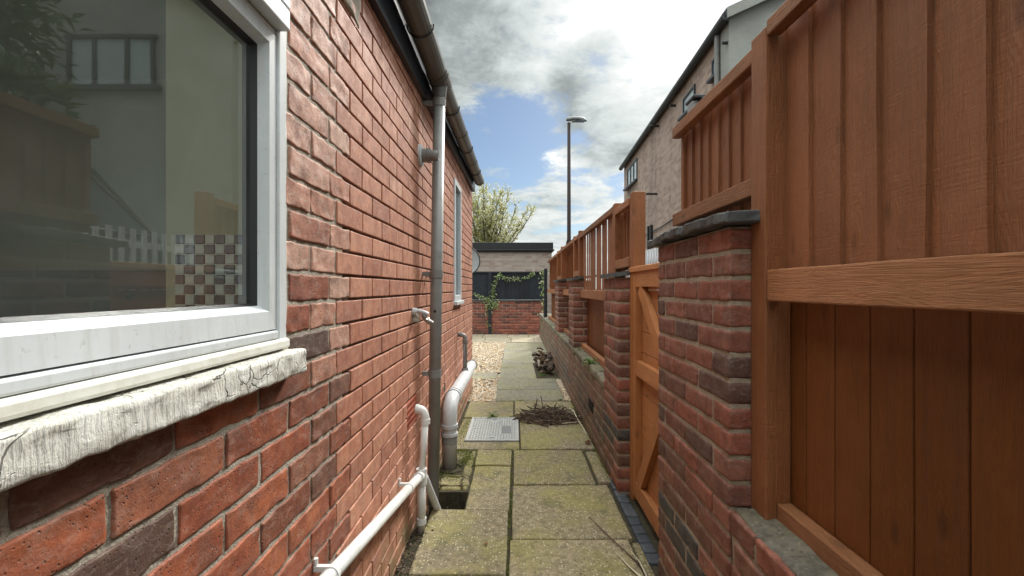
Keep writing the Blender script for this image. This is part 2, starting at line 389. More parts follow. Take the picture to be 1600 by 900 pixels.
M['wood'] = m_wood('stained_boards', (.245,.092,.036), 2, fine=.8, var=.12)
M['wood_low'] = m_wood('smooth_stained_boards_shade_tint', (.150,.043,.004), 2, var=.15, fine=.3)  # stain colour deepened to carry the shade below the middle rail
M['wood_rail'] = m_wood('stained_rail', (.29,.118,.047), 1, rough=.65, fine=.35, gr=.34)
M['wood_post'] = m_wood('stained_post', (.25,.090,.030), 2, var=.15, gr=.25)
M['gate_wood'] = m_wood('orange_gate_timber', (.42,.170,.056), 2, dark=.7, var=.12)
M['gate_rail'] = m_wood('orange_gate_rail', (.44,.180,.062), 1, dark=.7, var=.12)
M['slate'] = m_plain('slate', (.055,.060,.062), .6, .35, 14, .7, 50, dirt=(.16,.17,.13), dirtamt=.45)
M['coping'] = m_slab('mossy_coping', (.165,.145,.115), .22, .15)
M['slab'] = m_slab('paving_slab', (.25,.205,.125), .62, .85)
M['slab_grey'] = m_slab('grey_paving_slab', (.235,.215,.160), .28, .5)
M['slab_warm'] = m_slab('buff_paving_slab', (.36,.30,.22), .15, .25)
M['soil'] = m_plain('dark_soil', (.055,.045,.030), .95, .4, 20, 1.0, 90, dirt=(.08,.09,.03), dirtamt=.8, spec=.15)
M['tarmac'] = m_plain('tarmac', (.055,.055,.055), .9, .25, 12, .6, 200)
M['blue_brick'] = m_rnd('blue_bricks', [(0,(.045,.055,.065)),(1,(.09,.10,.11))], .55, .4, 60)
M['gravel'] = m_rnd('gravel_stones', [(0,(.32,.20,.10)),(.3,(.45,.33,.20)),(.6,(.55,.45,.31)),(.85,(.62,.56,.46)),(1,(.30,.26,.22))], .8, .2, 150, .2)
M['rubble'] = m_rnd('rubble_pieces', [(0,(.03,.022,.016)),(.5,(.07,.048,.032)),(.8,(.15,.085,.05)),(1,(.34,.30,.24))], .85, .5, 60)
M['twig'] = m_rnd('dry_roots', [(0,(.035,.022,.015)),(.6,(.09,.055,.035)),(.9,(.16,.11,.07)),(1,(.45,.38,.28))], .85, .3)
M['stem_pale'] = m_plain('pale_stem', (.62,.56,.42), .7, .1)
M['dead_leaf'] = m_rnd('dead_leaves', [(0,(.10,.045,.022)),(.5,(.22,.09,.04)),(1,(.34,.19,.09))], .75, .2)
M['moss'] = m_leaf('moss_tufts', [(0,(.09,.12,.02)),(.5,(.17,.20,.035)),(1,(.26,.28,.05))], .2)
M['ivy'] = m_leaf('ivy_leaves', [(0,(.09,.15,.04)),(.5,(.20,.28,.09)),(.8,(.42,.46,.22)),(1,(.62,.64,.45))])
M['weed'] = m_leaf('weed_leaves', [(0,(.06,.12,.02)),(1,(.14,.24,.05))])
M['laurel'] = m_leaf('laurel_leaves', [(0,(.03,.07,.02)),(.6,(.07,.14,.04)),(1,(.14,.22,.09))], .2)
M['tree_leaf'] = m_leaf('spring_leaves', [(0,(.24,.25,.04)),(.5,(.42,.42,.09)),(.66,(.58,.55,.20)),(.70,(.74,.72,.60)),(1,(.80,.78,.72))], .4)
M['bark'] = m_plain('bark', (.10,.08,.06), .9, .3, 30, .8, 60)
M['black_boards'] = m_wood('black_painted_boards', (.014,.019,.028), 2, rough=.5)
M['galv'] = m_plain('galvanised_steel', (.44,.44,.42), .5, .15, 25, .15, 90, dirt=(.22,.21,.17), metal=.35, dirtamt=.5)
M['lamp_grey'] = m_plain('lamp_grey', (.24,.255,.255), .6, .1)
M['lamp_pole'] = m_plain('lamp_pole_paint', (.045,.036,.034), .8, .1, bump=0, spec=.1)
M['white_rail'] = m_plain('white_railing_paint', (.70,.73,.76), .45, .05)
M['roof_tile'] = m_plain('roof_slate', (.07,.07,.075), .7, .2, 12, .4)
M['car_paint'] = m_plain('dark_car_paint', (.035,.045,.055), .22, .05, 3, 0, spec=.7)
M['chrome'] = m_plain('chrome', (.75,.75,.75), .12, .02, metal=1.0)
M['rubber'] = m_plain('tyre_rubber', (.02,.02,.02), .8, .1)
def m_darkglass(name, c=(.10,.13,.15)):
    m, t = newmat(name); P = obco(t)
    finish(t, t.mix(t.noise(P, 1.2, 3), tuple(x*.7 for x in c), c), .05, None, spec=.9); return m
M['dark_glass'] = m_darkglass('reflective_dark_glass'); M['pale_glass'] = m_darkglass('curtained_glass', (.40,.47,.49))
# building brick and render (whole wall, seen from many metres)
def m_wallbrick(name, stops, mortar, axes='YZ', stain=.4):
    m, t = newmat(name); P = obco(t); s3 = t.n('ShaderNodeSeparateXYZ', {0: P})
    u = s3.outputs[1] if axes[0] == 'Y' else s3.outputs[0]
    vec = t.n('ShaderNodeCombineXYZ', {0: u, 1: s3.outputs[2]}).outputs[0]
    bt = t.n('ShaderNodeTexBrick', {'Vector': vec, 'Scale': 1.0, 'Mortar Size': .006, 'Mortar Smooth': .3, 'Brick Width': .225, 'Row Height': .075, 'Color1': (0,0,0,1), 'Color2': (1,1,1,1), 'Mortar': (.5,.5,.5,1)})
    c = t.ramp(bt.outputs['Color'], stops)
    c = t.mix(bt.outputs['Fac'], c, mortar)
    n = t.noise(P, 3, 7, .7); c = t.mix(t.mr(n, .35, .7, 0, .4), c, t.mix(1, c, (.65,.62,.6), 'MULTIPLY'))
    st = t.noise(t.vm('MULTIPLY', P, (2.2, 2.2, .22)), 1.0, 6, .7, .3)
    c = t.mix(t.mr(st, .53, .66, 0, stain), c, (.10,.09,.08))
    h = t.math('SUBTRACT', t.noise(P, 60, 4), bt.outputs['Fac'])
    finish(t, c, .85, h, .5, .006, .3); return m
M['wb_right'] = m_wallbrick('pinkish_house_brick', [(0,(.30,.205,.165)),(.5,(.38,.275,.225)),(1,(.44,.33,.27))], (.35,.30,.25))
M['wb_garage'] = m_wallbrick('whitened_brick', [(0,(.32,.23,.20)),(.5,(.40,.33,.29)),(1,(.46,.38,.33))], (.40,.35,.31), 'XZ', .1)
m, t = newmat('pebbledash'); P = obco(t); n = t.noise(P, 2, 6, .6); v = t.n('ShaderNodeTexVoronoi', {'Vector': P, 'Scale': 60.0}).outputs['Distance']
finish(t, t.mix(t.mr(n, .3, .7), (.25,.255,.235), (.33,.335,.31)), .9, v, .6, .008, .3); M['render'] = m
# flaking painted stone sill
m, t = newmat('flaking_white_sill_paint'); P = obco(t)
a = t.noise(P, 26, 7, .7, .5); b = t.noise(P, 9, 5, .6); cr = t.n('ShaderNodeTexVoronoi', {'Vector': t.vm('ADD', P, t.n('ShaderNodeVectorMath', {0: t.noise(P, 20, 3, .5, 0, 1), 1: (.05,.05,.05)}, operation='MULTIPLY').outputs[0]), 'Scale': 22.0}, feature='DISTANCE_TO_EDGE').outputs['Distance']
c = t.mix(t.mr(a, .38, .62), (.52,.505,.44), (.64,.635,.58))
crk = t.math('MULTIPLY', t.mr(cr, .006, .03, 1, 0), t.mr(b, .44, .54))
c = t.mix(t.math('MULTIPLY', crk, .8), c, (.12,.11,.09))
c = t.mix(t.mr(t.noise(P, 45, 6, .75), .62, .68, 0, .7), c, (.10,.11,.06))
finish(t, c, .6, t.math('SUBTRACT', t.math('ADD', t.math('MULTIPLY', a, .5), t.noise(t.vm('MULTIPLY', P, (1,1,.13)), 95, 5, .6)), t.math('MULTIPLY', crk, .7)), .9, .008, .4); M['sill'] = m

# ================================================================== GROUND
L = -.53; XR = .62
g = MB(); g.quad((-600,-600,-.16), (600,-600,-.16), (600,600,-.16), (-600,600,-.16)); tag(g.build('ground', M['soil']), kind='structure')
# packed earth under the slabs, left open where the drain pit is
PX1, PY0, PY1 = -.29, 2.50, 2.77
g = MB()
for a, b in (((-.56,-2,-.165),(1.2,PY0,-.022)), ((PX1,PY0,-.165),(1.2,PY1,-.022)), ((-.56,PY1,-.165),(1.2,12.6,-.022)), ((-6,5.6,-.165),(-.56,12.6,-.022))):
    g.box(a, b)
tag(g.build('soil_bed', M['soil']), kind='structure')
def slab(mb, x0, x1, y0, y1, top=0.0, th=.05, rnd=None, g=.004, dx=None):
    tilt = (random.uniform(-.004,.004), random.uniform(-.004,.004), random.uniform(-.003,.003))
    cx, cy = (x0+x1)/2, (y0+y1)/2
    def xf(p):
        return (p[0], p[1], p[2]+tilt[2]+(p[0]-cx)*tilt[0]*2+(p[1]-cy)*tilt[1]*2)
    mb.rbox((x0+g, y0+g, top-th), (x1-g, y1-g, top), .006, (8,8,1), 9, .0035, rnd, 0, xf)
p = MB()
slab(p, -.015, .515, 2.83, 3.44); slab(p, .53, .622, 2.86, 3.42)
slab(p, -.02, .585, 2.214, 2.83); slab(p, -.03, .56, 1.60, 2.214); slab(p, -.03, .56, .99, 1.60)
slab(p, .565, .61, 1.25, 2.2, top=-.006)
slab(p, -.47, -.035, 1.94, 2.545-.03, rnd=.35); slab(p, -.285, -.03, 2.51, 3.135, rnd=.6); slab(p, -.29, -.025, 3.145, 3.44, rnd=.7)
slab(p, -.49, -.26, 1.33, 1.935); slab(p, -.255, -.035, 1.33, 1.935)
slab(p, -.49, -.035, .72, 1.32)
slab(p, .04, .62, 3.45, 4.27, rnd=.35); slab(p, -.50, -.015, 4.29, 4.90, rnd=.3); slab(p, -.01, .615, 4.29, 4.90, rnd=.5)
slab(p, -.50, .035, 3.45, 3.615, rnd=.4)
tag(p.build('path', M['slab'], smooth=True), kind='structure')
p = MB()
slab(p, -.235, .55, 4.93, 5.46, rnd=.3); slab(p, -.235, .548, 5.47, 6.12, rnd=.2); slab(p, -.225, .30, 6.16, 7.42, rnd=.5)
slab(p, -.22, .335, 7.42, 8.68, rnd=.8); slab(p, -.235, .66, 8.68, 10.2, rnd=.35); slab(p, -.67, -.25, 6.12, 6.62, rnd=.4)
tag(p.build('garden_path', M['slab_grey'], smooth=True), kind='structure')
p = MB()
xs = [-2.1,-1.45,-.83,-.2,.35,.78]
for i in range(5):
    slab(p, xs[i], xs[i+1], 11.2, 12.0, rnd=random.random()); slab(p, xs[i]+.1, xs[i+1]+.1 if i < 4 else .78, 10.25, 11.2)
tag(p.build('patio', M['slab_warm'], smooth=True), kind='structure')
# rough concrete haunch round the drains
p = MB()
p.rbox((-.525,2.79,-.14),(-.30,3.0,-.012), .02, (8,8,2), 12, .012); p.rbox((-.525,3.27,-.14),(-.30,3.46,-.012), .02, (8,6,2), 12, .012)
p.rbox((-.36,3.0,-.14),(-.30,3.27,-.012), .02, (2,6,2), 12, .010)
p.rbox((-.50,3.62,-.06),(-.41,4.28,-.008), .01, (3,10,1), 12, .008)
p.rbox((-.285,PY0,-.15),(-.275,PY1,-.03), .004, (1,6,3), 12, .004)
tag(p.build('drain_surround', M['slab'], smooth=True), kind='structure')
# blue setts at the gate
p = MB(); y = 2.03
while y < 2.86:
    p.rbox((.605, y+.003, -.06), (.672, y+.079, -.002+random.uniform(-.004,.003)), .008, (2,2,1), 30, .003); y += .082
tag(p.build('threshold_setts', M['blue_brick'], smooth=True), kind='structure')
# right of the wall: raised drive and road
g = MB(); g.box((1.25,-6,-.2),(60,60,.58)); tag(g.build('driveway', M['tarmac']), kind='structure')

# gravel
def stones(mb, x0, x1, y0, y1, n, s0, s1, z=-.012, avoid=()):
    for i in range(n):
        x = random.uniform(x0, x1); y = random.uniform(y0, y1)
        if any(a <= x <= b and c <= y <= d for a, b, c, d in avoid): continue
        s = random.uniform(s0, s1)
        mb.blobm((x, y, z+random.uniform(-.004,.010)), s, s*random.uniform(.6,1), s*random.uniform(.35,.6))
gr = MB(); av = [(-.67,-.25,6.12,6.62)]
stones(gr, -.52, -.225, 4.92, 5.6, 1500, .008, .019, avoid=av)
stones(gr, -.95, -.225, 5.6, 10.25, 7000, .009, .022, avoid=av)
tag(gr.build('gravel', M['gravel']), 'golden gravel beside the slab path past the house corner', 'gravel', kind='stuff')
gr = MB(); stones(gr, .55, .615, 4.95, 6.1, 380, .008, .018); stones(gr, .33,.6, 8.0, 8.65, 260, .008, .016)
tag(gr.build('pebble_strip', M['gravel']), 'narrow strip of pebbles between slabs and low brick wall', 'gravel', kind='stuff')
# crumbs of soil and grit along the foot of the house wall
gr = MB()
for i in range(420):
    y = random.uniform(1.2, 2.5); x = -.53+abs(random.gauss(0, .035))+.004
    s = random.uniform(.002,.008); gr.blobm((x, y, -.008 if x < -.47 else .003), s, s*.8, s*.6)
for i in range(900):
    y = random.uniform(1.2, 4.8); x = random.uniform(-.45,.6) if i % 3 else .60-abs(random.gauss(0,.03)); s = random.uniform(.001,.0035); gr.blobm((x, y, .003), s, s*.8, s*.6)
tag(gr.build('grit', M['rubble']), 'crumbs of soil and grit scattered along the house wall and slabs', 'grit', kind='stuff')

# ================================================================== BRICKWORK
def course_bricks(mb, plane, s, u0, u1, v0, n, depth, bl=.225, bh=.075, j=.010, ph=0, holes=(), sub=(1,5,3), r=.005, ja=.0022, js=22, rnd=None, flip=False, mfun=None, proud=0, rj=0):
    """bricks on the plane X = plane ('X') running along Y, or Y = plane ('Y') running along X. s = +1 if the face looks to + of that axis"""
    for i in range(n):
        va = v0+i*bh+j/2; vb = va+bh-j
        u = u0-bl*(((i+ph) % 2)*.5)-(random.uniform(0,.006) if ph else 0)
        while u < u1:
            a, b = max(u, u0)+j/2, min(u+bl, u1)-j/2
            segs = [(a, b)]
            for h0, h1, z0, z1 in holes:
                if vb-.02 > z0 and va+.02 < z1:
                    ns = []
                    for p0, p1 in segs:
                        if p1 <= h0 or p0 >= h1: ns.append((p0, p1))
                        else:
                            if p0 < h0-.02: ns.append((p0, h0))
                            if p1 > h1+.02: ns.append((h1, p1))
                    segs = ns
            for p0, p1 in segs:
                if p1-p0 < .02: continue
                pr = proud+random.uniform(-.0015,.0015); f = plane+s*pr; bk = plane-s*depth
                lo_, hi_ = min(f, bk), max(f, bk)
                rv = rnd(i, (p0+p1)/2) if rnd else None
                mm = mfun(i, (p0+p1)/2, va) if mfun else 0
                if flip: mb.rbox((p0, lo_, va), (p1, hi_, vb), r, (sub[1], sub[0], sub[2]), js, ja, rv, mm, rj=rj)
                else: mb.rbox((lo_, p0, va), (hi_, p1, vb), r, sub, js, ja, rv, mm, rj=rj)
            u += bl

house = empty('house', (L, 3.0, 0), 'red brick house with white framed windows along the left of the alley', 'house')
WY = YX(445, L)              # window outer edge
WZ0 = 1.105
FW = (YX(709, L), YX(719.5, L)); FWZ = (1.125, 2.20)
def btype(i, u, z):
    if u < 1.365: return 1 if (z > 1.24 or (z > .95 and u > 1.2)) else 0
    return 2
bw = MB()
holes = [(-.425, WY, WZ0-.035, 2.235), (FW[0], FW[1], FWZ[0], FWZ[1]), (1.86*7/6*.985, 2.07*7/6, .52, .68)]
AB = (YX(636, L), YX(651.5, L), .533, .672)
holes[2] = AB
HY1 = YX(738, L)
for i in range(34):
    tooth = 1.33 if i % 2 else 1.44
    z = -.15+i*.0752
    course_bricks(bw, L, 1, -1.5, tooth, z, 1, .06, .232, .0752, .011, ph=i, holes=holes, sub=(1,12,5), r=.0028, ja=.0036, js=34, mfun=btype, rj=.0005,
                  rnd=lambda a, b: random.random())
    course_bricks(bw, L, 1, tooth, HY1, z, 1, .06, .225, .0752, .009, ph=0, holes=holes, sub=(1,4,2), r=.0022, ja=.0010, js=14, mfun=lambda a,b,c: 2)
bw.build('wall', [M['brick_old'], M['brick_old_pale'], M['brick_new']], house, smooth=True)
# mortar backing (in pieces round the openings), and the returning end wall
mo = MB(); MX = L-.0045
def mpiece(y0, y1, z0, z1, m=0): mo.rbox((L-.09, y0, z0), (MX-(.0055 if m else 0), y1, z1), .001, (1, max(1, int((y1-y0)*14)), max(1, int((z1-z0)*14))), 30, .0014, None, m)
mpiece(-1.5, WY, -.15, WZ0-.03); mpiece(-1.5, -.425, WZ0-.03, 2.5); mpiece(-.425, WY, 2.235, 2.5); mpiece(WY, 1.385, -.15, 2.5)
mpiece(1.385, FW[0], -.15, 2.5, 1); mpiece(FW[0], FW[1], -.15, FWZ[0], 1); mpiece(FW[0], FW[1], FWZ[1], 2.5, 1); mpiece(FW[1], HY1-.005, -.15, 2.5, 1)
mo.build('mortar', [M['mort_old'], M['mort_new']], house, smooth=True)
ew = MB()
course_bricks(ew, HY1, 1, -3.0, L-.002, -.15, 34, .06, flip=True, mfun=lambda a,b,c: 0, sub=(1,1,1), ja=.001)
ew.box((-3, HY1-.09, -.15), (L-.01, HY1-.008, 2.5), .5, 1)
ew.build('end_wall', [M['brick_new'], M['mort_new']], house, smooth=True)
# fascia, roof
def fz(y): return 2.275+(y-1.6)*.042
fa = MB()
for y0, y1 in ((-1.5,1.0),(1.0,3.2),(3.2,HY1+.08)):
    fa.add([(L-.02,y0,fz(y0)),(L+.028,y0,fz(y0)),(L+.028,y1,fz(y1)),(L-.02,y1,fz(y1)),(L-.02,y0,2.62),(L+.028,y0,2.62),(L+.028,y1,2.62),(L-.02,y1,2.62)],
           [(0,3,2,1),(4,5,6,7),(0,1,5,4),(1,2,6,5),(2,3,7,6),(3,0,4,7)], .5)
fa.build('fascia', M['fascia'], house)
ro = MB(); ro.add([(L+.10,-1.5,2.56),(L+.10,HY1+.12,2.56),(-3.4,HY1+.12,4.2),(-3.4,-1.5,4.2),(L+.10,-1.5,2.59),(L+.10,HY1+.12,2.59),(-3.4,HY1+.12,4.24),(-3.4,-1.5,4.24)],
                  [(3,2,1,0),(4,5,6,7),(0,1,5,4),(1,2,6,5),(2,3,7,6),(3,0,4,7)]); ro.build('roof', M['roof_tile'], house)
# grey cement patch high on the wall
cpm = MB(); cpm.rbox((L-.01, 1.30, 2.12), (L+.006, 1.52, 2.34), .006, (1,12,12), 14, .02); cpm.build('cement_patch', M['mort_old'], house, smooth=True)
# gutter: half round, open upward
GX = -.435
def gz(y): return 2.385+abs(y-2.57)*.035 if y > 2.57 else 2.385+(2.57-y)*.012
def half(mb, y0, y1, r, th, n=10, x=GX, dz=0):
    vs = []; fs = []
    ys = [y0, y1]
    for yy in ys:
        for rr in (r, r-th):
            for k in range(n+1):
                a = math.pi+math.pi*k/n; vs.append((x+rr*math.cos(a), yy, gz(yy)+dz+.055+rr*math.sin(a)))
    N = n+1
    for k in range(n):
        fs.append((k, k+1, 2*N+k+1, 2*N+k)); fs.append((N+k+1, N+k, 3*N+k, 3*N+k+1))
        fs.append((k+1, k, N+k, N+k+1)); fs.append((2*N+k, 2*N+k+1, 3*N+k+1, 3*N+k))
    fs.append((0, 2*N, 3*N, N)); fs.append((N-1, 2*N-1, 4*N-1, 3*N-1)); mb.add(vs, fs)
gu = MB()
for a, b in ((-1.4,2.57),(2.57,HY1-.12)): half(gu, a, b, .056, .003)
gut = gu.build('gutter', M['gutter'], house, smooth=False)
un = MB()
for yy in (2.50, 3.55, 4.45): half(un, yy-.035, yy+.035, .0595, .003); un.build('gutter_union', M['gutter'], gut); un = MB()
un.tube([(GX, HY1-.125, gz(HY1)+.045), (GX, HY1-.115, gz(HY1)+.045)], .058, 24)
un.build('stop_end', M['gutter'], gut)
ol = MB(); half(ol, 2.50, 2.64, .063, .004); ol.tube([(GX,2.57,gz(2.57)+.01), (GX,2.57,gz(2.57)-.06)], [.045,.037], 20); ol.build('outlet', M['gutter'], gut)
for yy in (1.2, 2.05, 3.0, 3.95, 4.85): br = MB(); br.tube([(GX+.062*math.cos(a), yy, gz(yy)+.055+.062*math.sin(a)) for a in [math.pi*(1+k/10) for k in range(11)]], .004, 6); br.build('gutter_bracket', M['black_metal'], gut)
# rainwater downpipe
pt, pb = Vector((GX,2.57,gz(2.57)-.045)), Vector((-.472,2.57,.0))
dp = MB(); dp.tube([pt, pb], .034, 24); dpo = dp.build('downpipe', M['grey_pipe'], house, smooth=True)
for z in (2.30, 1.32, .75):
    q = MB(); c = pb.lerp(pt, (z-pb.z)/(pt.z-pb.z)); q.tube([c-Vector((0,0,.022)), c+Vector((0,0,.022))], .0375, 24); q.box((L, 2.56, z-.012), (c.x, 2.58, z+.012)); q.build('pipe_clip', M['grey_pipe'], dpo)
c = pb.lerp(pt, (ZY(486,2.57)-pb.z)/(pt.z-pb.z))
q = MB(); q.tube([c+Vector((0,-.0335,0)), c+Vector((0,-.0355,0))], .008, 12); q.build('hole', M['gasket'], dpo)
# flue terminal
fy, fzz = YX(656, L), ZY(243, YX(656, L))
q = MB(); q.tube([(L+.001,fy,fzz),(L+.012,fy,fzz),(L+.016,fy,fzz)], [.062,.060,.045], 28); fl = q.build('flue', M['soil_pipe'], house, smooth=False)
q = MB(); q.tube([(L+.016,fy,fzz),(L+.06,fy,fzz)], .038, 24); q.tube([(L+.045,fy,fzz),(L+.053,fy,fzz)], .042, 24)
q.tube([(L+.06,fy,fzz),(L+.085,fy,fzz-.003),(L+.10,fy,fzz-.0)], [.030,.030,.027], 24, caps=True); q.build('flue_pipe', M['grey_pipe'], fl)
q = MB(); q.tube([(L+.1005,fy,fzz),(L+.103,fy,fzz)], .020, 20); q.build('flue_mouth', M['gasket'], fl)
# outside tap fitting: clipped stub of pipe and a rusty elbow
ty, tz = YX(645, L), ZY(487, YX(645, L))
q = MB(); q.tube([(L,ty,tz),(L+.02,ty,tz)], .020, 16); q.tube(bezier((L+.01,ty,tz+.004),(L+.05,ty,tz+.006),(L+.075,ty+.01,tz-.015)), .011, 14); tap = q.build('outside_tap', M['soil_pipe'], house, smooth=False)
q = MB(); q.tube(bezier((L+.055,ty,tz-.012),(L+.062,ty+.005,tz-.045),(L+.098,ty+.02,tz-.062)), [.012,.013,.014,.013,.014,.012,.014,.013,.012], 12)
q.tube([(L+.07,ty-.012,tz-.045),(L+.078,ty+.022,tz-.04)], .009, 10); q.build('spout', M['metal'], tap)
q = MB(); q.rbox((L,ty-.012,tz-.055),(L+.03,ty+.012,tz-.015),.005,(2,2,2),40,.006); q.build('mortar_lump', M['mort_old'], tap)
q = MB(); q.tube([(L,ty+.34,1.31),(L+.03,ty+.34,1.31)], .006, 8); q.tube([(L+.025,ty+.34,1.29),(L+.028,ty+.34,1.33)], .007, 8); q.build('hook', M['metal'], house)
# air brick
q = MB(); y0, y1, z0, z1 = AB; q.box((L-.05,y0+.004,z0),(L-.02,y1-.004,z1),.2,1)
n = 9
for k in range(n+1):
    yy = y0+.004+(y1-y0-.012)*k/n; q.box((L-.02,yy,z0+.003),(L-.002,yy+.005,z1-.003))
for k in range(5):
    zz = z0+.003+(z1-z0-.016)*k/4; q.box((L-.02,y0+.004,zz),(L-.0015,y1-.004,zz+.010))
q.build('air_brick', [M['terracotta'], M['gasket']], house)

# ---- kitchen window
win = MB(); WYN = -.42; WT = 2.22
def prof(mb, y0, y1, z0, z1, x0, x1, r=.004): mb.rbox((x0,y0,z0),(x1,y1,z1), r, (1,1,1))
OX = L+.004
prof(win, WY-.033, WY, WZ0, WT, L-.06, OX); prof(win, WYN, WYN+.033, WZ0, WT, L-.06, OX)
prof(win, WYN, WY-.033, WZ0+.022, 1.146, L-.06, OX); prof(win, WYN, WY-.033, WT-.035, WT, L-.06, OX)
wo = win.build('window', M['upvc'], house, smooth=False)
s_ = MB()        # fixed light beading: chamfered inner frame
ya, yb, za, zb = WYN+.035, WY-.0345, 1.149, 1.798
gy0, gy1, gz0, gz1 = ya+.062, yb-.032, za+.053, zb-.033
fr, bk = L-.001, L-.026
o4 = [(ya,za),(yb,za),(yb,zb),(ya,zb)]; m4 = [(ya+.040,za+.040),(yb-.024,za+.040),(yb-.024,zb-.024),(ya+.040,zb-.024)]; i4 = [(gy0,gz0),(gy1,gz0),(gy1,gz1),(gy0,gz1)]
vs = [(fr-.02,)+q for q in o4]+[(fr,)+q for q in o4]+[(fr-.002,)+q for q in m4]+[(bk,)+q for q in i4]
fs = []
for r0 in (0, 4, 8):
    for k in range(4): fs.append((r0+k, r0+(k+1)%4, r0+4+(k+1)%4, r0+4+k))
s_.add(vs, fs, .5); s_.build('sash', M['upvc'], wo, recalc=False)
s_ = MB()
gk = .006; vs = [(bk+.001,)+q for q in i4]+[(bk-.012, gy0+gk, gz0+gk),(bk-.012, gy1-gk, gz0+gk),(bk-.012, gy1-gk, gz1-gk),(bk-.012, gy0+gk, gz1-gk)]
s_.add(vs, [(k,(k+1)%4,4+(k+1)%4,4+k) for k in range(4)], .5)
s_.box((bk-.028, gy1-.006, gz0), (bk-.012, gy1+.02, gz1)); s_.box((bk-.028, gy0-.02, gz1-.006), (bk-.012, gy1, gz1+.02)); s_.box((bk-.028, gy0-.02, gz0-.02), (bk-.012, gy1, gz0+.004))
s_.build('gasket', M['gasket'], wo)
s_ = MB(); s_.quad((bk-.011,gy0,gz0),(bk-.011,gy1,gz0),(bk-.011,gy1,gz1),(bk-.011,gy0,gz1)); s_.build('pane', M['glass'], wo)
s_ = MB()   # top opening light, standing proud of the frame
prof(s_, ya, yb+.010, 1.814, 1.860, L-.02, L+.026); prof(s_, yb-.040, yb+.010, 1.862, WT-.02, L-.02, L+.026); prof(s_, ya, ya+.04, 1.862, WT-.02, L-.02, L+.026); prof(s_, ya+.042, yb-.042, WT-.07, WT-.02, L-.02, L+.026)
s_.build('top_light', M['upvc'], wo)
s_ = MB(); s_.quad((L,ya+.04,1.858),(L,yb-.04,1.858),(L,yb-.04,WT-.06),(L,ya+.04,WT-.06)); s_.build('pane', M['glass'], wo)
s_ = MB(); prof(s_, ya, yb, 1.7985, 1.8135, L-.05, L-.002); s_.build('transom', M['upvc'], wo)
s_ = MB(); prof(s_, WYN, WY+.004, 1.103, 1.126, L-.06, L+.012, .006); s_.build('cill', M['upvc_edge'], wo)
s_ = MB(); s_.rbox((L-.05, WY+.0005, 1.11), (L+.001, WY+.008, 2.3), .003, (1,1,30), 40, .003); s_.build('sealant', M['upvc_edge'], wo)
s_ = MB(); s_.rbox((L-.07, -.45, 1.043), (L+.040, YX(480,-.49), 1.098), .006, (6,120,5), 34, .0034, None, 0, None, .0008)
s_.build('stone_sill', M['sill'], wo, smooth=True)
# ---- room behind the pane
rm = MB(); RX0, RX1, RY0, RY1, RZ0, RZ1 = -3.0, L-.095, -1.6, 2.6, .2, 2.45
rm.quad((RX0,RY0,RZ0),(RX1,RY0,RZ0),(RX1,RY1,RZ0),(RX0,RY1,RZ0),.5,1); rm.quad((RX0,RY0,RZ1),(RX0,RY1,RZ1),(RX1,RY1,RZ1),(RX1,RY0,RZ1),.5,0)

for a_, b_, c_, d_ in ((RY0,RY1,RZ0,.9),(RY0,RY1,2.2,RZ1),(RY0,-.4,.9,2.2),(1.4,RY1,.9,2.2)): rm.quad((RX0,a_,c_),(RX0,b_,c_),(RX0,b_,d_),(RX0,a_,d_),.5,0)   # opening added in the back wall so sky light brightens the room; rm.quad((RX0,RY0,RZ0),(RX0,RY0,RZ1),(RX1,RY0,RZ1),(RX1,RY0,RZ0),.5,0)
rm.quad((RX0,RY1,RZ0),(RX1,RY1,RZ0),(RX1,RY1,RZ1),(RX0,RY1,RZ1),.5,0)
TY = WY+.075
rm.box((-.862,TY,RZ0),(L-.09,TY+.12,RZ1),.5,2)
rm.box((-2.2,1.5,RZ0),(-.95,2.1,1.30),.5,1)
rm.build('room', [M['plaster'], M['dark_room'], M['plaster_warm']], house)
tl = MB(); ts = .0247
for a in range(7):
    for b in range(11):
        x1 = -.664-a*ts; z1 = 1.372-b*ts
        dark = (a+b) % 2 == 0
        tl.rbox((x1-ts+.0012,TY-.006,z1-ts+.0012),(x1-.0012,TY+.002,z1-.0012),.0015,(1,1,1),0,0,random.uniform(0,.5) if dark else random.uniform(.6,1))
tl.box((-.664-7*ts,TY-.002,1.372-11*ts),(-.664,TY+.004,1.372),.8)
tl.build('tile_splashback', M['tiles'], house)
# ---- narrow far window
q = MB(); X0, X1 = L-.04, L+.010
prof(q, FW[0], FW[0]+.05, FWZ[0], FWZ[1], X0, X1); prof(q, FW[1]-.05, FW[1], FWZ[0], FWZ[1], X0, X1); prof(q, FW[0]+.05, FW[1]-.05, FWZ[0], FWZ[0]+.05, X0, X1); prof(q, FW[0]+.05, FW[1]-.05, FWZ[1]-.05, FWZ[1], X0, X1)
w2 = q.build('window', M['upvc'], house)
q = MB(); q.box((L-.02,FW[0]+.05,FWZ[0]+.05),(L-.016,FW[1]-.05,FWZ[1]-.05)); q.build('pane', M['dark_glass'], w2)
q = MB(); q.rbox((L-.02,FW[0]-.02,FWZ[0]-.035),(L+.035,FW[1]+.02,FWZ[0]-.002),.004,(1,1,1)); q.build('cill', M['upvc'], w2)

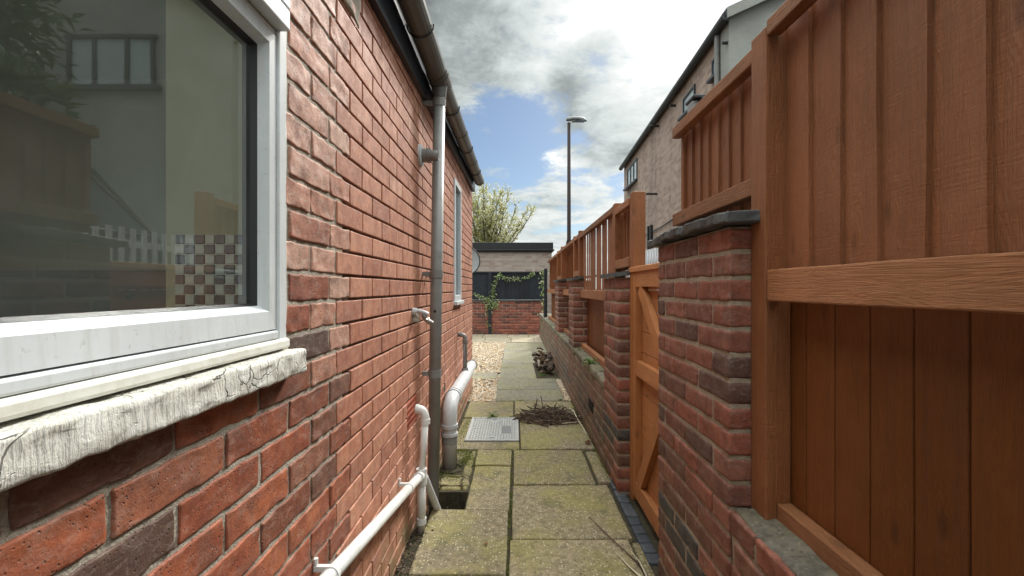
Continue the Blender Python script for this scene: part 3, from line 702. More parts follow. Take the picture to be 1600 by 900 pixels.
# ---- white waste pipe sloping along the wall
a0 = Vector((-.488, .72, .565)); a1 = Vector((-.485, YX(655,-.485), ZY(745, YX(655,-.485))))
q = MB(); q.tube([a0, a1], .0205, 24); wp = q.build('waste_pipe', M['white_pipe'], house, smooth=True)
ys_ = a1.y+.03
q = MB(); q.tube([a1+Vector((0,-.03,.007)), a1+Vector((0.002,.012,-.003))], .0265, 24)
q.tube([(-.480,ys_,a1.z+.03),(-.478,ys_,a1.z-.05)], .0265, 24); q.build('pipe_joint', M['white_pipe'], wp)
for tt in (.13, .42, .80):
    q = MB(); c = a0.lerp(a1, tt if tt != .13 else .30); d = (a1-a0).normalized()
    if tt == .42: c = a0.lerp(a1, .855)
    if tt == .80: continue
    q.tube([c-d*.008, c+d*.008], .0245, 20); q.box((L,c.y-.006,c.z+.012),(c.x,c.y+.006,c.z+.026)); q.tube([(L+.004,c.y,c.z+.03),(L+.004,c.y,c.z+.045)], .006, 8)
    q.build('pipe_clip', M['white_pipe'], wp)
# riser with elbow
ez = ZY(640, ys_)
q = MB(); q.tube([(-.462,ys_+.01,ez-.045),(-.478,ys_,a1.z)], .0175, 20); q.tube([(-.479,ys_,a1.z),(-.482,ys_+.01,-.02)], .0205, 20)
rp = q.build('waste_riser', M['white_pipe'], house, smooth=True)
q = MB(); q.tube(bezier((-.505,ys_+.01,ez),(-.462,ys_+.01,ez+.002),(-.462,ys_+.01,ez-.06)), .0215, 20); q.tube([(-.462,ys_+.01,ez-.05),(-.462,ys_+.01,ez-.075)], .0245, 20); q.tube([(-.51,ys_+.01,ez),(-.495,ys_+.01,ez)], .0245, 20)
q.build('elbow', M['white_pipe'], rp, smooth=False)
q = MB(); q.tube([(-.482,ys_+.01,.06),(-.482,ys_+.01,.03)], .025, 20); q.tube(bezier((-.482,ys_+.01,.0),(-.475,ys_+.03,-.06),(-.43,ys_+.08,-.07)), .0205, 16); q.build('trap_bend', M['white_pipe'], rp)
q = MB(); q.tube([(-.47,ys_+.02,a1.z-.02),(-.425,ys_+.30,-.10)], .0195, 20); q.build('overflow_branch', M['soil_pipe'], rp)
# soil pipe
SY = 3.15; SX = -.462; pz = .43
pts = [(SX,SY,-.05),(SX,SY,.30)]+bezier((SX,SY,.30),(SX,SY,pz),(SX+.003,SY+.16,pz+.005),8)+[(SX+.006,4.72,.432)]
q = MB(); q.tube(pts, .052, 28); sp = q.build('soil_pipe', M['soil_pipe'], house, smooth=True)
def rings(lst, r, name, mat=M['soil_pipe']):
    for a, b in lst:
        q = MB(); q.tube([a, b], r, 28); q.build(name, mat, sp)
rings([((SX,SY,.26),(SX,SY,.285)), ((SX,SY,.205),(SX,SY,.225)), ((SX+.003,SY+.16,pz+.005),(SX+.003,SY+.185,pz+.005)), ((SX+.003,SY+.21,pz+.005),(SX+.003,SY+.23,pz+.005))], .059, 'collar')
rings([((SX,SY,.15),(SX,SY,.20))], .0555, 'band', M['grey_pipe'])
rings([((SX+.006,4.68,.432),(SX+.006,4.70,.432))], .059, 'end_collar', M['grey_pipe'])
q = MB(); q.tube([(SX+.006,4.721,.432),(SX+.006,4.725,.432)], .047, 28); q.build('end_cap', M['soil_pipe'], sp)
q = MB(); q.tube([(L,SY+.14,.50),(L+.02,SY+.14,.50)], .006, 8); q.tube([(L+.012,SY+.14,.48),(L+.012,SY+.14,.545)], .006, 8); q.tube([(SX+.058*math.cos(a), SY+.17, pz+.058*math.sin(a)) for a in [k*math.pi/10 for k in range(-5,12)]], .005, 6); q.build('pipe_bracket', M['metal'], sp)
BY = YX(727, -.46); bz = ZY(523, BY)
q = MB(); q.tube([(SX,BY,.47),(SX,BY,bz-.04)]+bezier((SX,BY,bz-.04),(SX,BY,bz),(SX-.04,BY,bz),6)+[(L,BY,bz)], .0185, 18); q.build('branch_pipe', M['grey_pipe'], sp, smooth=True)
for a_, b_, r_ in (((SX,BY,.475),(SX,BY,.505),[.034,.026]),((SX,BY,bz-.075),(SX,BY,bz-.045),.023),((SX-.03,BY,bz),(SX-.045,BY,bz),.023)):
    q = MB(); q.tube([a_, b_], r_, 18); q.build('branch_collar', M['grey_pipe'], sp)

# ---- low wall and piers on the right
def rdark(i, u):
    return random.uniform(0,.12) if (i in (3,4) and random.random() < .55) else random.uniform(.12,1)
def low_wall(name, y0, y1, label, mats, H=8, topz=.6, sub=(1,4,2), ja=.004):
    root = empty(name, (XR, (y0+y1)/2, 0), label, 'wall', 'low brick walls under the fence')
    q = MB(); course_bricks(q, XR, -1, y0, y1, -.075, H, .09, ph=1, sub=sub, r=.006, ja=ja, js=24, rnd=rdark, rj=.0006)
    q.rbox((XR+.005, y0+.004, -.12), (.92, y1-.004, topz-.03), .002, (1, max(1,int((y1-y0)*10)), 8), 20, .005, None, 1)
    q.build('brickwork', mats, root, smooth=True)
    return root
lw1 = low_wall('low_wall', -1.2, 1.296, 'low dark brick wall below the nearest tall fence panel', [M['brick_dark'], M['mort_dark']], 9)
q = MB(); q.rbox((XR+.006,-1.2,.562),(.92,1.296,.604),.012,(8,60,2),11,.016); q.build('coping', M['coping'], lw1, smooth=True)
P2 = (2.71, 3.13); P3 = (4.77, 5.2); P4 = (6.45, 7.0)
lw2 = low_wall('low_wall', P2[1], 11.5, 'long low mossy brick wall under the far fence panels', [M['brick_mossy'], M['mort_dark']], 8)
q = MB()
yy = P2[1]+.01
while yy < 11.5:
    ln = random.uniform(.30,.5)
    q.rbox((XR-.006,yy,.535),(.92,min(yy+ln,11.5)-.006,.602+random.uniform(-.006,.004)),.014,(6,8,2),14,.014); yy += ln
q.build('coping', M['coping'], lw2, smooth=True)
vy = YX(924, XR); vz = ZY(633, vy)
q = MB(); q.box((XR-.006,vy-.10,vz-.045),(XR+.01,vy+.10,vz+.045))
for k in range(6): q.box((XR-.010,vy-.095+k*.034,vz-.042),(XR-.005,vy-.085+k*.034,vz+.042))
q.build('air_vent', M['black_metal'], lw2)

def pier(y0, y1, top, label, near=False, x1=.86, capx0=None):
    root = empty('brick_pier', ((XR+x1)/2, (y0+y1)/2, 0), label, 'pier', 'brick piers along the right wall')
    q = MB(); n = int(round(top/.075)); bh = top/n
    sub = (4,5,3) if near else (2,2,1)
    for i in range(-1, n):
        z0, z1 = i*bh+.006, (i+1)*bh-.006
        ln = y1-y0; off = i % 2
        cuts = [0]; u = .1125 if off else .225
        while u < ln-.06: cuts.append(u); u += .225
        cuts.append(ln)
        for a, b in zip(cuts[:-1], cuts[1:]):
            dpt = .215 if (b-a) < .12 and a in (0,) else .1075
            pr = random.uniform(-.0015,.0015)
            q.rbox((XR+pr, y0+a+(.005 if a else 0), z0), (XR+(.215 if a == 0 and off else .105), y0+b-(.005 if b < ln else 0), z1), .006, sub, 24, .0032, rdark(i+(0 if not near else 0), 0), 0, rj=.0004)
        xs = [XR+.22 if off else XR+.112]
        while xs[-1] < x1-.05: xs.append(xs[-1]+.225)
        xs[-1] = x1
        for a, b in zip(xs[:-1], xs[1:]):
            q.rbox((a+.004, y0, z0), (b-.004, y0+.10, z1), .006, (3,1,2), 24, .003, rdark(i, 0), 0, rj=.0004)
    q.rbox((XR+.0045, y0+.0045, -.1), (x1-.004, y1-.005, top), .002, (2,4,14), 22, .004, None, 1)
    q.build('brickwork', [M['brick_dark'], M['mort_dark']], root, smooth=True)
    return root
pr1 = pier(1.30, 1.946, 1.42, 'tall near brick pier between the fence post and the orange gate', True)
q = MB(); yy = 1.25; k = 0
for ln, dzz in ((.33,.0),(.24,.004),(.19,-.003)):
    q.rbox((.585+random.uniform(-.006,.006),yy,1.423+dzz),(.90,yy+ln-.006,1.456+dzz),.006,(6,8,1),16,.010,rj=.0008); yy += ln
q.build('slate_cap', M['slate'], pr1, smooth=False)
def small_cap(root, y0, y1, top):
    q = MB()
    q.add([(.595,y0-.02,top),(.86,y0-.02,top+.035),(.86,y1+.02,top+.035),(.595,y1+.02,top),(.595,y0-.02,top+.028),(.86,y0-.02,top+.063),(.86,y1+.02,top+.063),(.595,y1+.02,top+.028)],
          [(0,3,2,1),(4,5,6,7),(0,1,5,4),(1,2,6,5),(2,3,7,6),(3,0,4,7)]); q.build('slate_cap', M['slate'], root)
pr2 = pier(P2[0], P2[1], 1.305, 'brick pier on the far side of the orange gate with slanted grey cap'); small_cap(pr2, *P2, 1.305)
pr3 = pier(P3[0], P3[1], 1.32, 'third brick pier from the camera, between two lower fence bays'); small_cap(pr3, *P3, 1.32)
pr4 = pier(P4[0], P4[1], 1.33, 'smallest farthest brick pier near the black far fence'); small_cap(pr4, *P4, 1.33)

# ================================================================== FENCES
FG = 'brown stained fence panels on the right wall'
def feather(q, x, y0, y1, z0, z1, wd=.105, th=.012, rag=0.0, zslope=0, back=.004, nz=8):
    """vertical feather edge boards, thick edge towards -Y, overlapping"""
    n = max(1, round((y1-y0)/wd)); wd = (y1-y0)/n
    for k in range(n):
        a = y0+k*wd; b = a+wd*1.20; rv = random.random(); vs = []; fs = []
        lean = random.uniform(-.003,.003); bow = random.uniform(-.002,.002)
        for i in range(nz+1):
            f = i/nz; z = z0+(z1-z0)*f; dy = lean*f+bow*math.sin(f*3.1)+noise.noise(Vector((k*7.3, z*4, 0)))*.0015
            vs += [(x-th, a+dy, z), (x+.0015, b+dy, z), (x+.007, b+dy, z), (x, a+dy, z)]
        for i in range(nz):
            for e in range(4):
                p0 = i*4+e; p1 = i*4+(e+1) % 4; fs.append((p0, p0+4, p1+4, p1))
        fs.append((0,1,2,3)); fs.append((nz*4+3,nz*4+2,nz*4+1,nz*4)); q.add(vs, fs, rv)
def rail(q, x0, x1, y0, y1, z0, z1, js=6, ja=.002): q.rbox((x0,y0,z0),(x1,y1,z1),.004,(2,max(2,int((y1-y0)*8)),2),js,ja)
def post(q, x0, x1, y0, y1, z0, z1, point=.02):
    q.rbox((x0,y0,z0),(x1,y1,z1),.004,(1,1,8),4,.002)
# nearest tall panel
f1 = empty('timber_fence', (.72, .3, .6), 'nearest and tallest brown fence panel, with wide upper boards and dark lower boards', 'fence', FG)
q = MB(); post(q, .683, .753, 1.222, 1.299, .598, 1.955); q.build('post', M['wood_post'], f1, smooth=False)
q = MB(); rail(q, .683, .722, -1.0, 1.219, 1.204, 1.290); q.build('middle_rail', M['wood_rail'], f1)
q = MB(); rail(q, .683, .722, -1.0, 1.219, 1.925, 1.968); q.build('top_rail', M['wood_rail'], f1)
q = MB(); rail(q, .711, .752, -1.0, 1.219, .602, .655); q.build('bottom_rail', M['wood_rail'], f1)
q = MB(); feather(q, .742, -.68, 1.221, 1.285, 1.955, .105, .011); q.build('upper_boards', M['wood'], f1)
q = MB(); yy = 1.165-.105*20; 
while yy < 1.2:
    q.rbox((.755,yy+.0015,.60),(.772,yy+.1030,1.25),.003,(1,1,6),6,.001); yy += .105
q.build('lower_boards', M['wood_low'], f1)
# short panel over the near pier
f2 = empty('timber_fence', (.72, 1.6, 1.45), 'short brown fence panel standing on the near pier cap', 'fence', FG)
E2 = YX(1050, .69)
q = MB(); rail(q, .69, .728, 1.302, E2, 1.895, 1.94); q.build('top_rail', M['wood_rail'], f2)
q = MB(); rail(q, .69, .728, 1.302, E2, 1.51, 1.563); q.build('bottom_rail', M['wood_rail'], f2)
q = MB(); feather(q, .745, 1.30, E2-.03, 1.459, 1.92, .085, .011); q.build('boards', M['wood'], f2)
q = MB(); post(q, .729, .80, E2-.03, E2, 1.459, 1.92); q.build('post', M['wood_post'], f2)
# over pier 2
def bay(y0, y1, ztop, label, short, step=0, gaps=False, endpost=None, wd=.1):
    rt = empty('timber_fence', (.72, (y0+y1)/2, .6), label, 'fence', FG)
    mz = 1.43 if short else 1.20
    q = MB(); rail(q, .69, .726, y0+.002, y1-.002, ztop-.045, ztop); q.build('top_rail', M['wood_rail'], rt)
    q = MB(); rail(q, .69, .726, y0+.002, y1-.002, mz-.06, mz+(0 if short else .02)); q.build('middle_rail' if not short else 'bottom_rail', M['wood_rail'], rt)
    q = MB()
    if gaps:
        yy = y0+.03
        while yy < y1-.03:
            wv = random.uniform(.055,.078); sk = random.uniform(-.02,.02); rv = random.random()
            q.add([(.728,yy,mz-.02),(.728,yy+wv,mz-.02),(.733,yy+wv,mz-.02),(.733,yy,mz-.02),(.728,yy+sk,ztop-.02),(.728,yy+wv+sk*.3,ztop-.02),(.733,yy+wv+sk*.3,ztop-.02),(.733,yy+sk,ztop-.02)],
                  [(0,3,2,1),(4,5,6,7),(0,1,5,4),(1,2,6,5),(2,3,7,6),(3,0,4,7)], rv); yy += wv+random.choice((.003,.004,.004,.006,.006,.010,.012,.045,.06))
    else: feather(q, .745, y0+.02, y1-.02, (1.36 if short else mz-.02), ztop-.02, wd, .015)
    q.build('upper_boards' if not short else 'boards', M['wood'], rt)
    if not short:
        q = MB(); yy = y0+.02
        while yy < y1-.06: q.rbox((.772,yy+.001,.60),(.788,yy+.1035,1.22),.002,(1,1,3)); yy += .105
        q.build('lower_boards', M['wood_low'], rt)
        q = MB(); rail(q, .70, .745, y0+.002, y1-.002, .605, .655); q.build('bottom_rail', M['wood_rail'], rt)
    for (pa, pb_, za, zb, px) in (endpost or []):
        q = MB(); post(q, px, px+.075, pa, pb_, za, zb); q.build('post', M['wood_post'], rt)
    return rt
bay(2.735, 3.10, 1.79, 'short brown fence panel on the pier beyond the gate, ending in a broad post', True, endpost=[(2.66,2.733,1.31,1.815,.70)], wd=.09)
bay(3.18, 4.83, 1.82, 'long brown fence bay with slits of sky between its upper palings', False, gaps=True, endpost=[(3.102,3.178,.61,1.83,.69),(3.95,3.99,1.80,1.835,.71)])
bay(4.91, 5.26, 1.83, 'short brown fence panel above the third brick pier', True, endpost=[(4.832,4.908,.61,1.86,.69)], wd=.09)
bay(5.34, 6.70, 1.83, 'brown fence bay beyond the third brick pier', False, endpost=[(5.262,5.338,.61,1.85,.69)])
bay(6.78, 7.35, 1.83, 'small brown fence panel above the farthest brick pier', True, endpost=[(6.702,6.778,.61,1.86,.69)])
bay(7.43, 9.6, 1.82, 'farthest brown fence bay, next to the black fence', False, endpost=[(7.352,7.428,.61,1.85,.69)])
# flood light clipped on the top rail
lt = empty('fence_light', (.72, 1.55, 1.94), 'small grey and black lamp on top of the fence panel over the pier', 'lamp')
q = MB(); q.rbox((.70,1.77,1.942),(.745,1.83,1.985),.008,(1,1,1)); q.build('lamp_body', M['lamp_grey'], lt, smooth=False)
q = MB(); q.rbox((.698,1.755,1.986),(.75,1.84,2.000),.004,(1,1,1)); q.rbox((.725,1.74,1.95),(.75,1.769,1.985),.003,(1,1,1)); q.build('lamp_hood', M['black_metal'], lt)

# ================================================================== GATE
gt = empty('garden_gate', (.70, 2.3, 0), 'bright orange timber gate with diagonal braces between two brick piers', 'gate')
gx = .692; ga, gb, g0, g1 = 1.96, 2.655, .03, 1.33
q = MB(); q.rbox((gx,2.660,-.02),(gx+.075,2.708,1.36),.003,(1,1,4)); q.build('gate_post', M['gate_wood'], gt)
q = MB(); zz = g0
while zz < g1-.02:
    q.rbox((gx+.040,ga+.01,zz+.001),(gx+.055,gb-.003,min(zz+.118,g1)),.0025,(1,1,1)); zz += .12
q.build('boards', M['gate_rail'], gt)
def gpiece(name, a, b, wd, x0, x1, mat):
    a = Vector((0,*a)); b = Vector((0,*b)); d = (b-a).normalized(); s = Vector((0,-d.z,d.y))*wd/2
    vs = [];
    for x in (x0, x1):
        for p_ in (a-s, a+s, b+s, b-s): vs.append((x, p_.y, p_.z))
    MB().add(vs, [(0,1,2,3),(7,6,5,4),(0,4,5,1),(1,5,6,2),(2,6,7,3),(3,7,4,0)]).build(name, mat, gt, recalc=True)
gpiece('stile', (gb-.035,g0), (gb-.035,g1), .065, gx+.003, gx+.039, M['gate_wood']); gpiece('stile', (ga+.035,g0), (ga+.035,g1), .065, gx+.003, gx+.039, M['gate_wood'])
for z, hh in ((g0+.045,.09),(.78,.085),(g1-.04,.085)): gpiece('rail', (ga+.069,z), (gb-.069,z), hh, gx+.004, gx+.038, M['gate_rail'])
gpiece('brace', (gb-.13,g1-.09), (ga+.12,.85), .075, gx+.006, gx+.037, M['gate_wood']); gpiece('brace', (gb-.11,.12), (ga+.13,.715), .075, gx+.006, gx+.037, M['gate_wood'])
q = MB(); q.rbox((gx-.008,ga,1.332),(gx+.06,gb+.05,1.362),.004,(1,1,1)); q.build('top_plank', M['gate_rail'], gt)
q = MB()
for k in range(3): q.tube([(gx-.012,2.12,1.20+k*.0),(gx+.003,2.12,1.20)], .014, 12)
q.build('latch', M['metal'], gt)

# ================================================================== MANHOLE
mh = empty('manhole_cover', (-.19, 3.95, 0), 'galvanised steel inspection cover with raised tread set in the slabs', 'manhole cover')
x0, x1, y0, y1 = -.41, .03, 3.63, 4.28
q = MB(); q.box((x0,y0,-.03),(x1,y1,.001)); q.build('plate', M['galv'], mh)
q = MB()
for a, b in (((x0,y0,-.03),(x1,y0+.018,.007)),((x0,y1-.018,-.03),(x1,y1,.007)),((x0,y0+.018,-.03),(x0+.018,y1-.018,.007)),((x1-.018,y0+.018,-.03),(x1,y1-.018,.007))): q.rbox(a, b, .002)
q.build('frame', M['galv'], mh)
q = MB(); nx, ny = 17, 24
for i in range(nx):
    for j in range(ny):
        cx = x0+.035+(x1-x0-.07)*i/(nx-1); cy = y0+.035+(y1-y0-.07)*j/(ny-1)
        if -.125 < cx < -.03 and y0+.18 < cy < y0+.40: continue
        if abs(cx+.19) < .035 and (cy < y0+.12 or cy > y1-.12): continue
        if (i+j) % 2: q.box((cx-.009,cy-.004,.0),(cx+.009,cy+.004,.004))
        else: q.box((cx-.004,cy-.009,.0),(cx+.004,cy+.009,.004))
q.build('tread', M['galv'], mh)
q = MB(); q.rbox((-.12,y0+.19,0),(-.035,y0+.39,.004),.002); q.build('badge', M['grey_pipe'], mh)
for cy in (y0+.07, y1-.07):
    q = MB(); q.tube([(-.19,cy,.001),(-.19,cy,.003)], .030, 16); q.box((-.21,cy-.006,.0031),(-.17,cy+.006,.004),.5,1); q.build('lifting_eye', [M['galv'], M['gasket']], mh)

# gully at the foot of the soil pipe
gy = empty('drain_gully', (-.45, 3.12, -.03), 'round black drain gully at the foot of the large grey pipe', 'drain')
q = MB(); q.tube([(-.445,3.12,-.12),(-.445,3.12,-.018)], .085, 24, caps=False); q.tube([(-.445,3.12,-.12),(-.445,3.12,-.018)], .072, 24, caps=False); q.build('rim', M['black_metal'], gy)
q = MB(); q.tube([(-.445,3.12,-.13),(-.445,3.12,-.10)], .07, 24); q.build('grate', M['gasket'], gy)

# ================================================================== FAR END
bwl = empty('garden_wall', (-.3, 12.1, 0), 'red brick garden wall across the far end of the alley', 'wall')
q = MB(); course_bricks(q, 12.05, -1, -2.6, .80, -.02, 12, .08, flip=True, sub=(1,2,1), rnd=lambda a,b: random.random(), ja=.003)
q.box((-2.6,12.058,-.02),(.80,12.25,.885),.5,1); q.build('brickwork', [M['brick_far'], M['mort_dark']], bwl, smooth=True)
q = MB(); q.rbox((-2.6,12.02,.885),(.80,12.28,.925),.01,(30,1,1),8,.006); q.build('coping', M['slate'], bwl)
bf = empty('black_fence', (-.3, 12.2, .93), 'black painted board fence on top of the far brick wall', 'fence')
q = MB(); x = -2.6
while x < .78: q.rbox((x,12.12,.93),(x+.1205,12.14,1.67),.003,(1,1,3)); x += .121
q.build('boards', M['black_boards'], bf)
q = MB(); q.rbox((-2.6,12.085,1.64),(.80,12.16,1.685),.004); q.build('top_rail', M['black_boards'], bf)
q = MB(); q.rbox((YX(768,-.645)*0-.72,12.0,0),(-.64,12.045,1.66),.004); q.build('post', M['black_boards'], bf)
q = MB(); q.rbox((.63,9.75,0),(.70,9.82,1.66),.004); tag(q.build('black_post', M['black_boards']), 'black timber post at the far end of the low mossy wall', 'post')
gg = empty('garage', (-1.5, 16, 0), 'flat roofed pale brick garage behind the black fence', 'garage')
GYD = 15.2; gxr = 57*GYD/F; gtz = ZY(392, GYD)
q = MB(); q.box((-7,GYD,-.1),(gxr,GYD+5,gtz)); q.build('wall', M['wb_garage'], gg)
q = MB(); q.rbox((-7.1,GYD-.09,gtz-.0),(gxr+.09,GYD+5.1,gtz+.05),.01); q.rbox((-7.05,GYD-.05,gtz+.052),(gxr+.05,GYD+5.05,ZY(379,GYD)),.01); q.rbox((-7.06,GYD-.03,gtz-.05),(gxr+.03,GYD+.0-.002,gtz-.002),.004); q.build('roof_edge', M['black_metal'], gg)
sd = empty('satellite_dish', (-1.05, 10.0, 1.7), 'round pale satellite dish with dark rim beyond the house corner', 'satellite dish')
dc = Vector((-78*10/F, 10.0, ZY(407,10))); n1_, rings_ = 32, 5
vs = []; fs = []; aim = Vector((.25,-1,.15)).normalized(); s1 = aim.cross(Vector((0,0,1))).normalized(); u1 = s1.cross(aim)
for i in range(rings_+1):
    rr = .325*i/rings_
    for k in range(n1_): a = 6.2832*k/n1_; vs.append(tuple(dc+s1*rr*math.cos(a)+u1*rr*math.sin(a)+aim*(rr*rr*.45-.05)))
for i in range(rings_):
    for k in range(n1_): a = i*n1_+k; b = i*n1_+(k+1)%n1_; fs.append((a,b,b+n1_,a+n1_))
q = MB(); q.add(vs, fs, .5); q.build('dish', M['lamp_grey'], sd, smooth=True)
q = MB(); q.tube([dc+s1*.328*math.cos(6.2832*k/32)+u1*.328*math.sin(6.2832*k/32) for k in range(33)], .013, 8); q.build('rim', M['black_metal'], sd)
q = MB(); q.tube([dc-aim*.05,dc-aim*.12,dc-aim*.12+Vector((0,0,-1.7))], .02, 10); q.tube([dc-u1*.3, dc+aim*.3-u1*.1], .008, 8); q.blobm(tuple(dc+aim*.3-u1*.1), .03,.03,.03); q.build('mast', M['black_metal'], sd)

# ivy on the black fence
def ivy(path, n, spread, label, sz=.045, bush=None):
    q = MB(); q.tube(path, .006, 5, m=1)
    for i in range(n):
        k = random.uniform(0, len(path)-1.001); a = Vector(path[int(k)]).lerp(Vector(path[int(k)+1]), k-int(k))
        p_ = a+Vector((random.gauss(0,spread), -abs(random.gauss(0,spread*.6))-.01, random.gauss(0,spread)))
        d = Vector((random.uniform(-1,1), random.uniform(-.6,.1), random.uniform(-1,.3))); q.leaf(p_, d, Vector((random.uniform(-.4,.4),-1,random.uniform(-.3,.6))), sz*random.uniform(.6,1.2), sz*random.uniform(.5,.9))
    if bush:
        c, r, nn = bush
        for i in range(nn):
            d = Vector((random.gauss(0,1), random.gauss(0,1)*.5-.2, random.gauss(0,1)*1.3)); d = d*(r*.55)
            q.leaf(Vector(c)+d, Vector((random.uniform(-1,1), random.uniform(-1,.2), random.uniform(-1,.6))), Vector((0,-1,.4)), sz*1.2, sz)
    tag(q.build('ivy', [M['ivy'], M['bark']]), label, 'ivy', 'ivy trails on the black fence')
def fp(x, y, Y=12.05): return ((x-805)*Y/F, Y, ZY(y, Y))
ivy([fp(766,520), fp(764,500), fp(768,470), fp(770,450), fp(777,432), fp(781,430)], 190, .035, 'upright ivy with a leafy clump climbing the black post at the wall', bush=(fp(768,474), .16, 190))
ivy([fp(781,430,12.08), fp(790,434,12.08), fp(805,436,12.08), fp(818,434,12.08), fp(830,430,12.08), fp(834,427,12.08)], 130, .03, 'garland of ivy hanging along the top of the black fence')
ivy([fp(740,458,12.0), fp(748,463,12.0), fp(757,466,12.0), fp(765,468,12.0)], 60, .025, 'short ivy trail reaching left towards the house corner')
ivy([fp(850,512,9.9), fp(849,480,9.9), fp(848,450,9.9), fp(849,428,9.9), fp(853,424,9.9)], 170, .04, 'ivy hanging down the black post by the low wall', .04)

# street lamp
LY = 12.6; LXp = 84*LY/F
sl = empty('street_lamp', (LXp, LY, 0), 'tall dark street lamp with a grey head rising above the fence', 'street lamp')
ht = ZY(192, LY)
q = MB(); q.tube([(LXp,LY,-.1),(LXp,LY,2.5)], .085, 16); q.tube([(LXp,LY,2.5),(LXp,LY,2.6),(LXp,LY,ht)], [.085,.055,.045], 16); q.build('pole', M['lamp_pole'], sl, smooth=True)
q = MB()
hd = [(-.07,.06,.0),(.0,.075,.01),(.12,.10,.02),(.26,.105,.015),(.40,.085,-.005),(.50,.03,-.03)]
vs = []; fs = []; N = 12
for (dx, wv, dzv) in hd:
    for k in range(N):
        a = 6.2832*k/N; vs.append((LXp+dx, LY+wv*math.cos(a), ht+.08+dzv+(.085 if math.sin(a) > 0 else .035)*math.sin(a)*min(1, wv/.075)))
for i in range(len(hd)-1):
    for k in range(N): a = i*N+k; b = i*N+(k+1)%N; fs.append((a,b,b+N,a+N))
fs.append(tuple(range(N))); fs.append(tuple(range(len(vs)-1, len(vs)-N-1, -1)))
q.add(vs, fs, .5); hdo = q.build('lamp_head', M['lamp_grey'], sl, smooth=True, recalc=True)
q = MB(); q.rbox((LXp+.08,LY-.08,ht+.03),(LXp+.44,LY+.08,ht+.062),.02,(1,1,1)); q.build('lens', M['dark_glass'], hdo)
q = MB(); q.tube([(LXp+.06,LY,ht+.16),(LXp+.06,LY,ht+.23)], [.03,.022], 12); q.build('photocell', M['lamp_grey'], hdo)

# blossom tree
random.seed(5); rt = empty('flowering_tree', (-1.7,26,0), 'spring tree with pale blossom behind the garage', 'tree')
tk = MB(); cr = MB(); tk.tube([(-1.7,26,-.1),(-1.68,26,1.2),(-1.7,26,2.6)], [.17,.14,.12], 8)
for k in range(46):
    a = random.uniform(0,6.28); tl_ = random.uniform(.05,.95)**.8; d = Vector((math.cos(a)*tl_, math.sin(a)*tl_, 1.25-.62*tl_)).normalized(); ln = random.uniform(3.0,4.7)
    q = Vector((-1.7,26,2.3+random.uniform(-.3,.3))); pts = [q]
    for j in range(9):
        d = (d+Vector((random.gauss(0,.07),random.gauss(0,.07),.035))).normalized(); q = q+d*ln/9; pts.append(q)
    tk.tube(pts, [.05*(1-j/11)+.006 for j in range(10)], 5, caps=False)
    for j in range(3,10):
        for h_ in range(4):
            dd = (d+Vector((random.gauss(0,.7),random.gauss(0,.7),random.gauss(.1,.45)))).normalized(); l2 = random.uniform(.25,.75); e = pts[j]+dd*l2
            tk.tube([pts[j], pts[j]+dd*l2*.5+Vector((0,0,.02)), e], [.010,.007,.004], 4, caps=False)
            for m_ in range(26):
                p_ = pts[j].lerp(e, random.random()**.7)+Vector((random.gauss(0,.035),random.gauss(0,.035),random.gauss(0,.035)))
                cr.leaf(p_, Vector((random.uniform(-1,1),random.uniform(-1,1),random.uniform(-.6,.8))), Vector((random.uniform(-1,1),random.uniform(-1,1),1)), random.uniform(.05,.11), random.uniform(.04,.07))
tk.build('trunk', M['bark'], rt); cr.build('crown', M['tree_leaf'], rt)
random.seed(11)

# ================================================================== HOUSE ON THE RIGHT
rb = empty('neighbouring_house', (5, 12, 0), 'tall pinkish brick house with pebbledash gable beyond the right fence', 'house')
A = Vector((4.0,16.45)); B = Vector((3.52,7.35)); EZ = 5.7
def wl(y): return B.x+(A.x-B.x)*(y-B.y)/(A.y-B.y)
def wyx(x): return 2193/(x-841.9)
Dx = 7.6
q = MB(); q.add([(B.x,B.y+.02,.5),(A.x,A.y,.5),(A.x+Dx,A.y,.5),(B.x+Dx,B.y+.02,.5),(B.x,B.y+.02,EZ),(A.x,A.y,EZ),(A.x+Dx,A.y,EZ),(B.x+Dx,B.y+.02,EZ)], [(0,4,5,1),(1,5,6,2),(2,6,7,3)]); q.build('side_wall', M['wb_right'], rb)
q = MB(); q.add([(B.x-.012,B.y,.5),(B.x+Dx,B.y,.5),(B.x+Dx,B.y,EZ),(B.x+Dx/2,B.y,EZ+.46*Dx/2+.0),(B.x-.012,B.y,EZ),(B.x-.012,B.y+.3,.5),(B.x-.012,B.y+.3,EZ)], [(0,1,2,3,4),(0,4,6,5)]); q.build('gable_wall', M['render'], rb)
q = MB(); rid = EZ+.46*Dx/2
def rslab(x0a, x0b, x1a, x1b, z0, z1, th=.1):
    q.add([(x0a,B.y-.12,z0),(x0b,A.y+.15,z0),(x1b,A.y+.15,z1),(x1a,B.y-.12,z1),(x0a,B.y-.12,z0+th),(x0b,A.y+.15,z0+th),(x1b,A.y+.15,z1+th),(x1a,B.y-.12,z1+th)], [(0,1,2,3),(7,6,5,4),(0,4,5,1),(1,5,6,2),(2,6,7,3),(3,7,4,0)])
rslab(B.x-.12, A.x-.12, B.x+Dx/2, A.x+Dx/2, EZ-.05, rid+.02); rslab(B.x+Dx+.12, A.x+Dx+.12, B.x+Dx/2, A.x+Dx/2, EZ-.05, rid+.02)
q.build('roof', M['roof_tile'], rb)
